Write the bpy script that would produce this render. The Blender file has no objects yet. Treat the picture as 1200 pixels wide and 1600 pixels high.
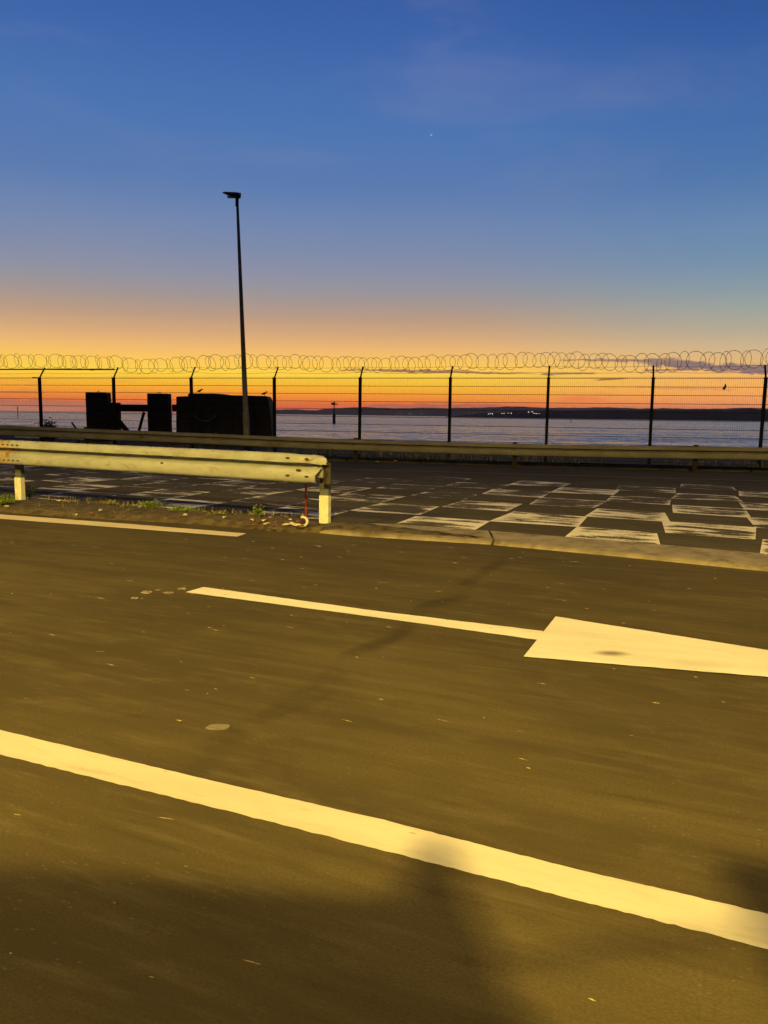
import bpy, bmesh, math, random
from mathutils import Vector, Matrix, Euler
random.seed(7)
R = math.radians
sc = bpy.context.scene
col = sc.collection

# ---------------------------------------------------------------- camera
EYE = 1.25
F = 1202.0
PITCH = math.atan(151.5 / F)
ROLL = 0.0125
cd = bpy.data.cameras.new('camera')
cd.sensor_fit = 'VERTICAL'; cd.sensor_height = 36.0; cd.lens = F / 1600 * 36
cd.clip_start = 0.05; cd.clip_end = 40000
cam = bpy.data.objects.new('camera', cd); col.objects.link(cam)
cam.matrix_world = Matrix.Translation((0, 0, EYE)) @ Matrix.Rotation(math.pi/2 - PITCH, 4, 'X') @ Matrix.Rotation(ROLL, 4, 'Z')
sc.camera = cam

def ray(x, y):                      # direction of a measured point (photograph pixels) from the eye
    a = x - 600; b = y - 800
    u = a*math.cos(ROLL) + b*math.sin(ROLL); v = -a*math.sin(ROLL) + b*math.cos(ROLL)
    return Vector((u/F, math.cos(PITCH) - v/F*math.sin(PITCH), -math.sin(PITCH) - v/F*math.cos(PITCH)))
def gp(x, y, z=0.0):                # where that direction meets the height z
    d = ray(x, y); t = (z - EYE)/d.z
    return Vector((d.x*t, d.y*t, z))
def at(x, y, Y):                    # ... and the depth Y
    d = ray(x, y); t = Y/d.y
    return Vector((d.x*t, Y, EYE + d.z*t))
def online(x, y, Y0, s):            # ... and the vertical plane Y = Y0 + s X
    d = ray(x, y); t = Y0/(d.y - s*d.x)
    return Vector((d.x*t, d.y*t, EYE + d.z*t))

# ---------------------------------------------------------------- render / exposure
sc.render.engine = 'CYCLES'
sc.view_settings.view_transform = 'Standard'; sc.view_settings.look = 'None'
sc.view_settings.exposure = 0.0; sc.view_settings.gamma = 1.0
sc.view_settings.use_curve_mapping = False
sc.cycles.use_denoising = True
sc.cycles.max_bounces = 6; sc.cycles.volume_bounces = 0
sc.cycles.sample_clamp_indirect = 4
sc.render.resolution_x = 768; sc.render.resolution_y = 1024

# ---------------------------------------------------------------- node helper
class NT:
    def __init__(s, nt): s.nt = nt
    def n(s, t, **k):
        o = s.nt.nodes.new(t)
        for a, b in k.items(): setattr(o, a, b)
        return o
    def l(s, a, b): s.nt.links.new(a, b)
    def m(s, op, *ins, clamp=False):
        o = s.n('ShaderNodeMath', operation=op); o.use_clamp = clamp
        for i, v in enumerate(ins):
            if isinstance(v, (int, float)): o.inputs[i].default_value = v
            else: s.l(v, o.inputs[i])
        return o.outputs[0]
    def mr(s, v, a, b, c, d, smooth=True):
        o = s.n('ShaderNodeMapRange', interpolation_type='SMOOTHSTEP' if smooth else 'LINEAR')
        for i, q in enumerate((v, a, b, c, d)):
            if isinstance(q, (int, float)): o.inputs[i].default_value = q
            else: s.l(q, o.inputs[i])
        return o.outputs[0]
    def mix(s, f, a, b, blend='MIX'):
        o = s.n('ShaderNodeMix', data_type='RGBA', blend_type=blend)
        for i, q in ((0, f), (6, a), (7, b)):
            if isinstance(q, (int, float)): o.inputs[i].default_value = q
            elif isinstance(q, tuple): o.inputs[i].default_value = (*q[:3], 1)
            else: s.l(q, o.inputs[i])
        return o.outputs[2]
    def noise(s, vec, scale, detail=3, rough=.5, dist=0.0, out=0):
        o = s.n('ShaderNodeTexNoise'); o.inputs['Scale'].default_value = scale
        o.inputs['Detail'].default_value = detail; o.inputs['Roughness'].default_value = rough
        o.inputs['Distortion'].default_value = dist
        s.l(vec, o.inputs['Vector']); return o.outputs[out]
    def mapping(s, vec, scale=(1,1,1), rot=(0,0,0), loc=(0,0,0)):
        o = s.n('ShaderNodeMapping'); o.inputs['Scale'].default_value = scale
        o.inputs['Rotation'].default_value = rot; o.inputs['Location'].default_value = loc
        s.l(vec, o.inputs['Vector']); return o.outputs[0]

def lin(c):
    return tuple(((v/255)/12.92 if v/255 <= .04045 else ((v/255+.055)/1.055)**2.4) for v in c)

# ---------------------------------------------------------------- world: the twilight sky
SUN_AZ = math.degrees(math.atan((385-600)/F))      # the sun has just set here (degrees right of +Y)
w = bpy.data.worlds.new('World'); sc.world = w; w.use_nodes = True
w.node_tree.nodes.clear()
W = NT(w.node_tree)
tc = W.n('ShaderNodeTexCoord')
nv = W.n('ShaderNodeVectorMath', operation='NORMALIZE'); W.l(tc.outputs['Generated'], nv.inputs[0])
sp = W.n('ShaderNodeSeparateXYZ'); W.l(nv.outputs[0], sp.inputs[0])
dx, dy, dz = sp.outputs
elev = W.m('MULTIPLY', W.m('ARCSINE', dz), 57.29578)
azim = W.m('MULTIPLY', W.m('ARCTAN2', dx, dy), 57.29578)
dif = W.m('ABSOLUTE', W.m('SUBTRACT', azim, SUN_AZ))
dif = W.m('MINIMUM', dif, W.m('SUBTRACT', 360.0, dif))
fac = W.m('POWER', W.m('DIVIDE', W.m('MAXIMUM', elev, 0.0), 90.0), 0.5)
def e_of(y): return math.degrees(math.atan((800-y)/F) - PITCH)
def ramp(stops, high):
    r = W.n('ShaderNodeValToRGB'); cr = r.color_ramp; cr.interpolation = 'LINEAR'
    pts = [((max(e_of(y), 0)/90)**.5, c) for y, c in stops] + [((e/90)**.5, c) for e, c in high]
    pts.sort(key=lambda t: t[0])
    while len(cr.elements) > 1: cr.elements.remove(cr.elements[-1])
    cr.elements[0].position = pts[0][0]; cr.elements[0].color = (*lin(pts[0][1]), 1)
    for p, c in pts[1:]:
        e = cr.elements.new(p); e.color = (*lin(c), 1)
    W.l(fac, r.inputs[0]); return r.outputs[0]
rC = ramp([(648,(196,84,62)),(640,(224,96,58)),(630,(247,122,46)),(618,(254,158,40)),(604,(255,190,44)),(588,(255,212,66)),
           (570,(255,202,84)),(548,(240,184,110)),(525,(213,166,120)),(500,(186,152,128)),(470,(158,146,144)),(440,(140,142,160)),
           (400,(122,136,168)),(350,(106,130,174)),(300,(86,120,174)),(200,(70,113,176)),(100,(60,102,171)),(0,(49,90,162))],
          [(40,(34,66,132)),(60,(22,42,96)),(90,(12,24,62))])
rS = ramp([(648,(206,110,88)),(636,(228,132,94)),(622,(248,160,92)),(604,(254,178,92)),(585,(250,184,104)),(565,(226,182,122)),
           (545,(206,180,142)),(520,(178,170,148)),(495,(158,164,156)),(460,(132,153,165)),(420,(110,142,171)),(370,(96,133,174)),
           (300,(74,116,170)),(200,(58,104,168)),(100,(46,90,160)),(0,(36,76,146))],
          [(40,(28,58,122)),(60,(21,41,94)),(90,(12,24,62))])
rB = ramp([(648,(34,38,58)),(560,(44,44,66)),(420,(42,46,74)),(200,(32,42,76)),(0,(23,36,72))], [(60,(15,28,64)),(90,(12,24,62))])
skyc = W.mix(W.mr(dif, 12, 38, 0, 1), rC, rS)
skyc = W.mix(W.mr(dif, 40, 120, 0, 1), skyc, rB)
# thin veil of high cloud, barely seen
cv = W.n('ShaderNodeCombineXYZ'); W.l(azim, cv.inputs[0]); W.l(elev, cv.inputs[1])
veil = W.noise(W.mapping(cv.outputs[0], (.05, .16, 1), (0, 0, R(-18))), 1.0, 5, .55, .6)
veil = W.m('MULTIPLY', W.mr(veil, .48, .74, 0, .16), W.mr(elev, 3, 9, 0, 1))
skyc = W.mix(veil, skyc, lin((150,146,172)))
grain = W.noise(W.mapping(cv.outputs[0], (.35, 3.2, 1)), 1.0, 4, .6, .3)
skyc = W.mix(W.m('MULTIPLY', W.mr(grain, .52, .72, 0, .33), W.mr(elev, .3, 4.5, 1, 0)), skyc, lin((206,122,84)))
# named cloud bars near the horizon
cn1 = W.noise(W.mapping(cv.outputs[0], (.9, 4.0, 1)), 1.0, 5, .62, .4)
def azel(x, y):
    d = ray(x, y).normalized()
    return math.degrees(math.atan2(d.x, d.y)), math.degrees(math.asin(d.z))
PXD = math.degrees(1/F)
def cloud(x0, y0, x1, y1, t0, t1, c, op, wob=1.0, soft=.5, ends=.12):
    global skyc
    a0, e0 = azel(x0, y0); a1, e1 = azel(x1, y1)
    t = W.m('DIVIDE', W.m('SUBTRACT', azim, a0), a1 - a0)
    mid = W.m('MULTIPLY_ADD', t, e1 - e0, e0)
    th = W.m('MAXIMUM', W.m('MULTIPLY_ADD', t, (t1 - t0)*PXD, t0*PXD), .01)
    dd = W.m('ADD', W.m('SUBTRACT', elev, mid), W.m('MULTIPLY', W.m('SUBTRACT', cn1, .5), wob*max(t0, t1)*PXD*5))
    q = W.m('DIVIDE', W.m('ABSOLUTE', dd), th)
    k = W.m('MULTIPLY', W.mr(q, 1-soft, 1+soft*.6, 1, 0), W.m('MULTIPLY', W.mr(t, 0, ends, 0, 1), W.mr(t, 1-ends, 1, 1, 0)))
    skyc = W.mix(W.m('MULTIPLY', k, op), skyc, lin(c))
cloud(-320, 625, 330, 636, 7, 3.5, (190,126,98), .85, .5, .7, .3)
cloud(-320, 637, 200, 640, 4, 3, (204,128,96), .85, .3, .7, .2)
cloud(560, 634, 800, 634, 3.5, 2.5, (176,100,86), .7, .6, .7)
cloud(-40, 612, 75, 614, 1.2, 1.0, (176,104,60), .7, .5, .8)
cloud(520, 576, 860, 584, 2.0, 1.6, (150,104,84), .9, .7, .7, .2)
cloud(596, 580, 735, 580, 3.2, 1.5, (158,108,92), .85, .7, .7, .25)
cloud(530, 580, 580, 576, 1.2, 1.2, (190,130,76), .8, .4, .7)
cloud(840, 585, 935, 583, 2.0, 1.2, (138,96,80), .9, .5, .7)
cloud(925, 594, 985, 591, 1.6, 1.0, (120,84,64), .9, .3, .7, .3)
cloud(866, 562, 1075, 563, 1.2, 3.4, (146,112,98), .9, .6, .7)
cloud(985, 565, 1460, 592, 4.0, 10, (128,106,112), .95, .35, .45, .1)
cloud(1000, 579, 1100, 577, 1.2, 1.4, (136,104,100), .9, .4, .7)
cloud(985, 604, 1160, 609, 2.2, 1.6, (214,140,100), .55, .6, .9)
cloud(860, 622, 960, 624, 5, 4, (247,118,74), .6, .6, .9, .4)
# the afterglow is strongest right at the horizon, seen through the thickest air
glow = W.m('MULTIPLY_ADD', W.m('EXPONENT', W.m('MULTIPLY', W.m('MAXIMUM', elev, 0.0), -.7)), .55, 1.0)
vs = W.n('ShaderNodeVectorMath', operation='SCALE'); W.l(skyc, vs.inputs[0]); W.l(glow, vs.inputs['Scale']); skyc = vs.outputs[0]
# one planet
pa = ray(674, 211).normalized()
dp = W.n('ShaderNodeVectorMath', operation='DOT_PRODUCT'); W.l(nv.outputs[0], dp.inputs[0]); dp.inputs[1].default_value = pa
star = W.mr(dp.outputs['Value'], math.cos(R(.06)), math.cos(R(.03)), 0, .5)
skyc = W.mix(star, skyc, (.9, .92, 1.0))
# the physical dusk sky adds its share
ns = W.n('ShaderNodeTexSky'); ns.sky_type = 'NISHITA'; ns.sun_disc = False
ns.sun_elevation = R(-2); ns.sun_rotation = R(SUN_AZ)
bg1 = W.n('ShaderNodeBackground'); W.l(skyc, bg1.inputs[0]); bg1.inputs[1].default_value = 1.0
bg2 = W.n('ShaderNodeBackground'); W.l(ns.outputs[0], bg2.inputs[0]); bg2.inputs[1].default_value = 0.05
ad = W.n('ShaderNodeAddShader'); W.l(bg1.outputs[0], ad.inputs[0]); W.l(bg2.outputs[0], ad.inputs[1])
wo = W.n('ShaderNodeOutputWorld'); W.l(ad.outputs[0], wo.inputs[0])

# sodium street lighting (lamps stand behind the camera, built below)
SODIUM = (1.0, 0.655, 0.115)
LAMP_NEAR = (0.0, -9.0, 9.0, 35000.0)
LAMP_LEFT = (-9.6, -1.4, 5.5, 13500.0)
LAMP_FAR = (13.0, -9.5, 9.0, 12500.0)

# ---------------------------------------------------------------- materials
def mat(name, rgb=(.5,.5,.5), rough=.6, metal=0.0, var=.0, vscale=8.0, bump=0.0, spec=.2, coord='Object', dirt=None, dscale=3.0, dlo=.5, dhi=.7, stretch=(1,1,1)):
    m = bpy.data.materials.new(name); m.use_nodes = True
    N = NT(m.node_tree); p = m.node_tree.nodes['Principled BSDF']
    p.inputs['Roughness'].default_value = rough; p.inputs['Metallic'].default_value = metal
    p.inputs['Specular IOR Level'].default_value = spec
    t = N.n('ShaderNodeTexCoord').outputs[coord]
    t = N.mapping(t, stretch)
    nz = N.noise(t, vscale, 4, .6)
    c = N.mix(N.mr(nz, .3, .7, 0, 1), tuple(v*(1-var) for v in rgb), tuple(min(v*(1+var), 1) for v in rgb))
    if dirt:
        dn = N.noise(t, dscale, 5, .65, .3)
        c = N.mix(N.mr(dn, dlo, dhi, 0, 1), c, dirt)
    N.l(c, p.inputs['Base Color'])
    if bump:
        b = N.n('ShaderNodeBump'); b.inputs['Strength'].default_value = bump; b.inputs['Distance'].default_value = .02
        N.l(N.noise(t, vscale*3, 4, .6), b.inputs['Height']); N.l(b.outputs[0], p.inputs['Normal'])
    return m
def emit(name, rgb, s):
    m = bpy.data.materials.new(name); m.use_nodes = True
    p = m.node_tree.nodes['Principled BSDF']
    p.inputs['Base Color'].default_value = (*rgb, 1)
    p.inputs['Emission Color'].default_value = (*rgb, 1); p.inputs['Emission Strength'].default_value = s
    return m

ROADROT = R(24)
def asphalt_nodes(N, old=False):
    g = N.n('ShaderNodeNewGeometry').outputs['Position']
    along = N.mapping(g, (1, 1, 1), (0, 0, ROADROT))           # x runs along the road
    st = N.mapping(along, (.35, 2.6, 1))
    big = N.noise(g, .45, 4, .55)
    strk = N.noise(st, 1.3, 5, .6, .2)
    fine = N.noise(N.mapping(along, (.5, 1, 1)), 190, 3, .7)
    grit = N.noise(N.mapping(along, (.3, 1, 1)), 34, 3, .6)
    mid = N.noise(N.mapping(along, (.4, 1, 1)), 5.5, 4, .65, .4)
    c = N.mix(N.mr(big, .32, .68, 0, 1), (.060, .050, .027), (.096, .080, .041))
    c = N.mix(N.mr(strk, .35, .66, 0, .75), c, (.054, .045, .027))
    c = N.mix(N.mr(mid, .5, .72, 0, .75), c, (.092, .078, .044))
    c = N.mix(N.mr(fine, .35, .65, 0, .45), c, (.036, .030, .018))
    c = N.mix(N.mr(grit, .66, .80, 0, .4), c, (.085,.078,.068))
    brushed = N.noise(N.mapping(along, (.10, 1, 1)), 17, 5, .68, .2)      # tyre-polished drag lines along the lane
    c = N.mix(N.mr(brushed, .50, .78, 0, .45), c, (.11, .094, .056))
    c = N.mix(N.mr(brushed, .48, .25, 0, .45), c, (.034, .028, .017))
    oil = N.noise(N.mapping(along, (.5, 1.2, 1), (0,0,0), (7.1,2.2,0)), 1.5, 4, .6, .5)
    c = N.mix(N.mr(oil, .60, .76, 0, .5), c, (.040, .028, .016))
    chips = N.n('ShaderNodeTexVoronoi'); chips.inputs['Scale'].default_value = 130; N.l(N.mapping(along, (.45, 1, 1)), chips.inputs['Vector'])
    cs = N.n('ShaderNodeSeparateColor'); N.l(chips.outputs['Color'], cs.inputs[0])
    ck = N.m('MULTIPLY', N.m('MULTIPLY', N.mr(cs.outputs[0], .93, .99, 0, .30), N.mr(N.noise(g, 1.4, 3), .45, .6, 0, 1)), N.mr(chips.outputs['Distance'], .30, .45, 1, 0))
    c = N.mix(ck, c, (.17, .15, .11))
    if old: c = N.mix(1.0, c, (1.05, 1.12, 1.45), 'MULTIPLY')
    # an old tar-sealed joint running diagonally across the lane
    s2 = N.n('ShaderNodeSeparateXYZ'); N.l(g, s2.inputs[0]); x, y = s2.outputs[0], s2.outputs[1]
    bend = N.m('MULTIPLY_ADD', N.m('SUBTRACT', N.noise(g, 1.1, 2), .5), .45, -.62)
    # centre x as a function of y: (-.66 at 2.9) (-.17 at 3.55) (.75 at 6.1)
    cx = N.m('ADD', N.m('MULTIPLY', N.m('SUBTRACT', y, 2.7), .42), bend)
    dd = N.m('ABSOLUTE', N.m('SUBTRACT', x, cx))
    wv = N.mr(N.noise(g, 2.3, 4, .6), .3, .62, 0, 1)
    k = N.m('MULTIPLY', N.mr(dd, .01, .11, 1, 0), N.m('MULTIPLY', wv, N.m('MULTIPLY', N.mr(y, 2.4, 2.8, 0, 1), N.mr(y, 6.2, 7.0, 1, 0))))
    c = N.mix(N.m('MULTIPLY', k, .5), c, (.019, .016, .014))
    b = N.n('ShaderNodeBump'); b.inputs['Strength'].default_value = .22; b.inputs['Distance'].default_value = .005
    N.l(fine, b.inputs['Height'])
    return c, b.outputs[0], g, along
def asphalt_mat(old=False):
    m = bpy.data.materials.new('old_asphalt' if old else 'asphalt'); m.use_nodes = True
    N = NT(m.node_tree); p = m.node_tree.nodes['Principled BSDF']
    c, nrm, g, al = asphalt_nodes(N, old)
    N.l(c, p.inputs['Base Color']); N.l(nrm, p.inputs['Normal'])
    p.inputs['Roughness'].default_value = 1.0; p.inputs['Specular IOR Level'].default_value = .06
    return m
def paint_mat(name, rgb, wear_lo, wear_hi, edge=False, attr=False):
    m = bpy.data.materials.new(name); m.use_nodes = True
    N = NT(m.node_tree); p = m.node_tree.nodes['Principled BSDF']
    c, nrm, g, al = asphalt_nodes(N, attr)
    n1 = N.noise(N.mapping(al, (.75, 6.5, 1)), 1.9, 6, .70, .3)
    if attr: n1 = N.noise(N.mapping(al, (.95, 4.2, 1)), 1.25, 6, .66, .35)
    n2 = N.noise(g, 30, 4, .7)
    v = N.m('ADD', N.m('MULTIPLY', n1, .8), N.m('MULTIPLY', n2, .2))
    if edge:
        uv = N.n('ShaderNodeUVMap').outputs[0]
        s = N.n('ShaderNodeSeparateXYZ'); N.l(uv, s.inputs[0])
        eu = N.m('MULTIPLY', N.m('ABSOLUTE', N.m('SUBTRACT', s.outputs[0], .5)), 2)
        ev = N.m('MULTIPLY', N.m('ABSOLUTE', N.m('SUBTRACT', s.outputs[1], .5)), 2)
        e = N.m('POWER', N.m('MAXIMUM', eu, ev), 7)
        v = N.m('SUBTRACT', v, N.m('MULTIPLY', e, .11))
    if attr:
        a = N.n('ShaderNodeAttribute'); a.attribute_type = 'OBJECT'; a.attribute_name = 'wear'
        v = N.m('ADD', v, a.outputs['Fac'])
        v = N.m('ADD', v, N.m('MULTIPLY', N.m('SUBTRACT', N.noise(g, .9, 3, .6), .5), .34))
    bare = N.mr(v, wear_lo, wear_hi, 0, 1)
    smu = N.mr(N.noise(N.mapping(al, (.9, 4.0, 1), (0,0,0), (3.3,1.2,0)), 1.6, 4, .6), .60, .78, 0, .35)
    tone = N.mix(N.mr(N.noise(N.mapping(al, (.6, 3, 1)), 1.7, 4, .6), .35, .7, 0, 1), rgb, tuple(q*.86 for q in rgb))
    tone = N.mix(smu, tone, (.20,.18,.15))
    hair = N.noise(N.mapping(al, (.25, 1, 1)), 22, 5, .7, .3)
    tone = N.mix(N.mr(hair, .52, .74, 0, .38), tone, tuple(q*.62 for q in rgb))
    N.l(N.mix(bare, tone, c), p.inputs['Base Color']); N.l(nrm, p.inputs['Normal'])
    p.inputs['Roughness'].default_value = .9; p.inputs['Specular IOR Level'].default_value = .1
    return m
M = {}
M['asphalt'] = asphalt_mat()
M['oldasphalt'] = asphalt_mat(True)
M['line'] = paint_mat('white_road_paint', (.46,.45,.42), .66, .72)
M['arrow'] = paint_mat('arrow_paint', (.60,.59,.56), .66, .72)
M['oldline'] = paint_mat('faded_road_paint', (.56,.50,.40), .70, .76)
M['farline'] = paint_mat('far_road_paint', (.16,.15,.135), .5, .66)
M['checker'] = paint_mat('worn_square_paint', (.70,.67,.61), .435, .535, edge=True, attr=True)
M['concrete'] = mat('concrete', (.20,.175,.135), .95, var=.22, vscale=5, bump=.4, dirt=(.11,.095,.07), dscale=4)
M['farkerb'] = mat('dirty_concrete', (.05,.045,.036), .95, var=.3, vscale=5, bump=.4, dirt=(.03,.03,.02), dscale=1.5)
M['dirt'] = mat('dirt', (.075,.06,.04), 1.0, var=.35, vscale=9, bump=.8, dirt=(.032,.03,.018), dscale=5)
M['verge'] = mat('verge', (.075,.07,.032), .95, var=.4, vscale=4, bump=.8, dirt=(.11,.085,.05), dscale=2.0)
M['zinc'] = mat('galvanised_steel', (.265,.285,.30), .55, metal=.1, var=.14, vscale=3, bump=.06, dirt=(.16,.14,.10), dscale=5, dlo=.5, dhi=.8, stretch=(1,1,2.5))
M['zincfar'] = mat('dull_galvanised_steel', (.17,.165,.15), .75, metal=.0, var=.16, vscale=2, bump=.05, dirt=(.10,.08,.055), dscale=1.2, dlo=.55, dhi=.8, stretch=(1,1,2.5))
M['postlit'] = mat('lit_post_steel', (.50,.52,.46), .7, var=.12, vscale=20)  # pale tone paints the lamplight on the lower part of the near posts
M['postshade'] = mat('shaded_post_steel', (.09,.10,.10), .6, metal=.2, var=.15, vscale=20)  # dark tone paints the beam's shade on the upper part of the near posts
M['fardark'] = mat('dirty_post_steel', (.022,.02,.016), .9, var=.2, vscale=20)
M['rust'] = mat('rusty_steel', (.16,.08,.04), .8, var=.4, vscale=30, bump=.3)
M['bolt'] = mat('dark_bolt_steel', (.05,.045,.04), .6, metal=.4)
M['fencegreen'] = mat('dark_fence_coating', (.006,.008,.006), .9, spec=.1, var=.3, vscale=10)
M['wire'] = mat('dark_wire', (.03,.028,.022), .5, metal=.4)
M['razor'] = mat('weathered_razor_wire', (.10,.065,.035), .6, metal=.3, var=.3, vscale=20)
M['black'] = mat('tarred_timber', (.012,.011,.010), .85, var=.35, vscale=7, bump=.5, spec=.2)
M['black2'] = mat('black_tarpaulin', (.014,.013,.013), .7, var=.25, vscale=2.5, bump=.5, spec=.25)
M['lamppole'] = mat('lamp_column_paint', (.15,.14,.115), .7, metal=.1, var=.2, vscale=12, dirt=(.08,.07,.05), dscale=6)
M['lamphead'] = mat('lamp_housing', (.03,.03,.03), .5)
M['glass'] = mat('lamp_lens', (.25,.25,.22), .2)
M['chain'] = mat('pale_rope', (.16,.16,.15), .8, var=.3, vscale=30)
M['bird'] = mat('dark_plumage', (.02,.018,.016), .8, var=.4, vscale=40)
M['leaf'] = mat('weed_leaves', (.10,.15,.025), .6, var=.45, vscale=14)
M['drygrass'] = mat('dry_grass', (.16,.15,.05), .8, var=.5, vscale=14)
M['darkleaf'] = mat('dark_scrub_leaves', (.03,.045,.02), .8, var=.4, vscale=14)
M['red'] = mat('red_plastic', (.26,.05,.05), .5, var=.15, vscale=20)
M['white'] = mat('white_plastic', (.42,.40,.34), .5, var=.12, vscale=12)
M['litter'] = mat('pale_litter', (.36,.33,.27), .7, var=.3, vscale=12)
M['brownleaf'] = mat('brown_litter', (.11,.05,.03), .8, var=.4, vscale=14)
M['stone'] = mat('grit', (.22,.19,.14), .9, var=.7, vscale=30)
M['hill'] = mat('distant_hill_woods', (.055,.05,.042), .95, var=.3, vscale=.01)
M['nearland'] = mat('shore_woods', (.012,.014,.010), .95, var=.4, vscale=.03, spec=.1)
M['pile'] = mat('beacon_steel', (.03,.03,.032), .7)
M['shorelamp'] = emit('shore_lamp_light', (1,.86,.62), 6.0)
M['shorelampw'] = emit('shore_lamp_white', (1,.95,.85), 8.0)
M['carpaint'] = mat('car_paint', (.10,.11,.12), .3, metal=.3, var=.05)
M['carglass'] = mat('car_glass', (.02,.02,.025), .08)
M['tyre'] = mat('tyre_rubber', (.02,.02,.02), .85, bump=.2)
M['sodium'] = emit('sodium_lens', (1,.68,.2), 30.0)

# ---------------------------------------------------------------- object helpers
class MB:
    def __init__(s): s.v = []; s.f = []
    def quad(s, pts):
        i = len(s.v); s.v += [tuple(p) for p in pts]; s.f.append(tuple(range(i, i+len(pts))))
    def box(s, c, d, rot=None):
        x, y, z = d[0]/2, d[1]/2, d[2]/2
        P = [Vector((sx*x, sy*y, sz*z)) for sx in (-1,1) for sy in (-1,1) for sz in (-1,1)]
        if rot is not None: P = [rot @ p for p in P]
        i = len(s.v); s.v += [tuple(Vector(c)+p) for p in P]
        for f in ((0,1,3,2),(4,6,7,5),(0,4,5,1),(2,3,7,6),(0,2,6,4),(1,5,7,3)): s.f.append(tuple(i+k for k in f))
    def tube(s, pts, r, n=6, cap=True, closed=False):
        pts = [Vector(p) for p in pts]; i0 = len(s.v); m = len(pts)
        rr = r if isinstance(r, (list, tuple)) else [r]*m
        for k, p in enumerate(pts):
            if closed: d = pts[(k+1) % m] - pts[k-1]
            else: d = pts[min(k+1, m-1)] - pts[max(k-1, 0)]
            d = d.normalized() if d.length > 0 else Vector((0,0,1))
            up = Vector((0,0,1)) if abs(d.z) < .95 else Vector((1,0,0))
            a = d.cross(up).normalized(); b = a.cross(d).normalized()
            for j in range(n):
                t = 2*math.pi*j/n
                s.v.append(tuple(p + a*math.cos(t)*rr[k] + b*math.sin(t)*rr[k]))
        for k in range(m if closed else m-1):
            k2 = (k+1) % m
            for j in range(n):
                s.f.append((i0+k*n+j, i0+k*n+(j+1)%n, i0+k2*n+(j+1)%n, i0+k2*n+j))
        if cap and not closed:
            s.f.append(tuple(i0+j for j in reversed(range(n)))); s.f.append(tuple(i0+(m-1)*n+j for j in range(n)))
    def mesh(s, name, m, smooth=False):
        me = bpy.data.meshes.new(name); me.from_pydata(s.v, [], s.f)
        me.materials.append(m)
        bm = bmesh.new(); bm.from_mesh(me); bmesh.ops.recalc_face_normals(bm, faces=bm.faces); bm.to_mesh(me); bm.free()
        if smooth: me.shade_smooth()
        return me
    def obj(s, name, m, parent=None, smooth=False, bevel=0):
        o = bpy.data.objects.new(name, s.mesh(name, m, smooth)); col.objects.link(o)
        if parent is not None: o.parent = parent
        if bevel:
            b = o.modifiers.new('bevel', 'BEVEL'); b.width = bevel; b.segments = 2; b.limit_method = 'ANGLE'
        return o
def tag(o, label=None, cat=None, group=None, kind=None):
    if label: o['label'] = label
    if cat: o['category'] = cat
    if group: o['group'] = group
    if kind: o['kind'] = kind
    return o
def thing(name, label, cat, loc=(0,0,0), rz=0, group=None):
    o = bpy.data.objects.new(name, None); col.objects.link(o)
    o.empty_display_size = .2
    o.location = loc; o.rotation_euler = (0,0,rz)
    return tag(o, label, cat, group)
def link(name, me, parent=None, loc=(0,0,0), rot=(0,0,0)):
    o = bpy.data.objects.new(name, me); col.objects.link(o); o.location = loc; o.rotation_euler = rot
    if parent is not None: o.parent = parent
    return o
def copy_tree(o, parent=None):
    c = o.copy(); col.objects.link(c); c.parent = parent
    for ch in list(o.children): copy_tree(ch, c)
    return c
def sheet(name, pts, z, m):
    b = MB(); b.quad([(p[0], p[1], z) for p in pts]); o = b.obj(name, m); return o

# ---------------------------------------------------------------- setting
FEN0, FENS = 21.7, -0.257        # fence line  Y = FEN0 + FENS * X
RAI0, RAIS = 19.6, -0.235        # far guardrail
KER0, KERS = 20.45, -0.235        # far kerb
def fy(x, o=0): return FEN0 + FENS*x + o
# made-up quay ground, reaching far behind and to both sides, ending in a sea wall
g = MB()
X0, X1 = -160, 160
g.box((0,0,0), (0,0,0)); g.v.clear(); g.f.clear()
top = [(X0,-160,-.02),(X1,-160,-.02),(X1,fy(X1,12) if fy(X1,12)>-150 else -150,-.02),(X0,fy(X0,12),-.02)]
bot = [(x,y,-4.6) for x,y,_ in top]
g.quad(top); g.quad([top[3],top[2],bot[2],bot[3]]); g.quad([top[0],top[3],bot[3],bot[0]]); g.quad([top[2],top[1],bot[1],bot[2]])
tag(g.obj('ground', M['verge']), kind='structure')

# road: near carriageway, then the marked lane beyond the strip
NK = [gp(0,797)]                      # front edge of the strip
kf = [(-40, 27.0), (-14.0, 13.6), (-4.85,9.60), (-1.43,8.45), (-.33,7.90), (1.05,7.46), (2.3,6.80), (3.2,6.28), (14, .9), (40, -12)]
kb = [(-40, 28.0), (-14.0, 14.9), (-4.85,10.52), (-1.43,9.16), (-.05,8.60), (1.14,8.10), (2.51,7.42), (3.5,6.88), (14.3, 1.6), (40.3, -11.2)]
def interp_(x):
    for (a, b), (c, d) in zip(kf, kf[1:]):
        if a <= x <= c: return b + (d-b)*(x-a)/(c-a) + .2
    return kf[-1][1]
far_edge = [(x, KER0 + KERS*x) for x in (-60, 60)]
rb = MB()
pts_f = [(-60, -60)] + [(-60, KER0+KERS*-60)] + [(60, KER0+KERS*60)] + [(60,-60)]
rb.quad([(x, y, 0) for x, y in pts_f])
tag(rb.obj('road', M['asphalt']), kind='structure')
rb = MB(); lo_ = [(x, interp_(x)) for x in (-40, -14.0, -4.85, -1.43, -.33, 1.05, 2.3, 3.2, 14, 40)]
hi_ = [(x, KER0+KERS*x) for x, _ in lo_]
rb.v = [(x, y, .002) for x, y in lo_] + [(x, y, .002) for x, y in hi_]
for k in range(len(lo_)-1): rb.f.append((k, k+1, len(lo_)+k+1, len(lo_)+k))
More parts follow.
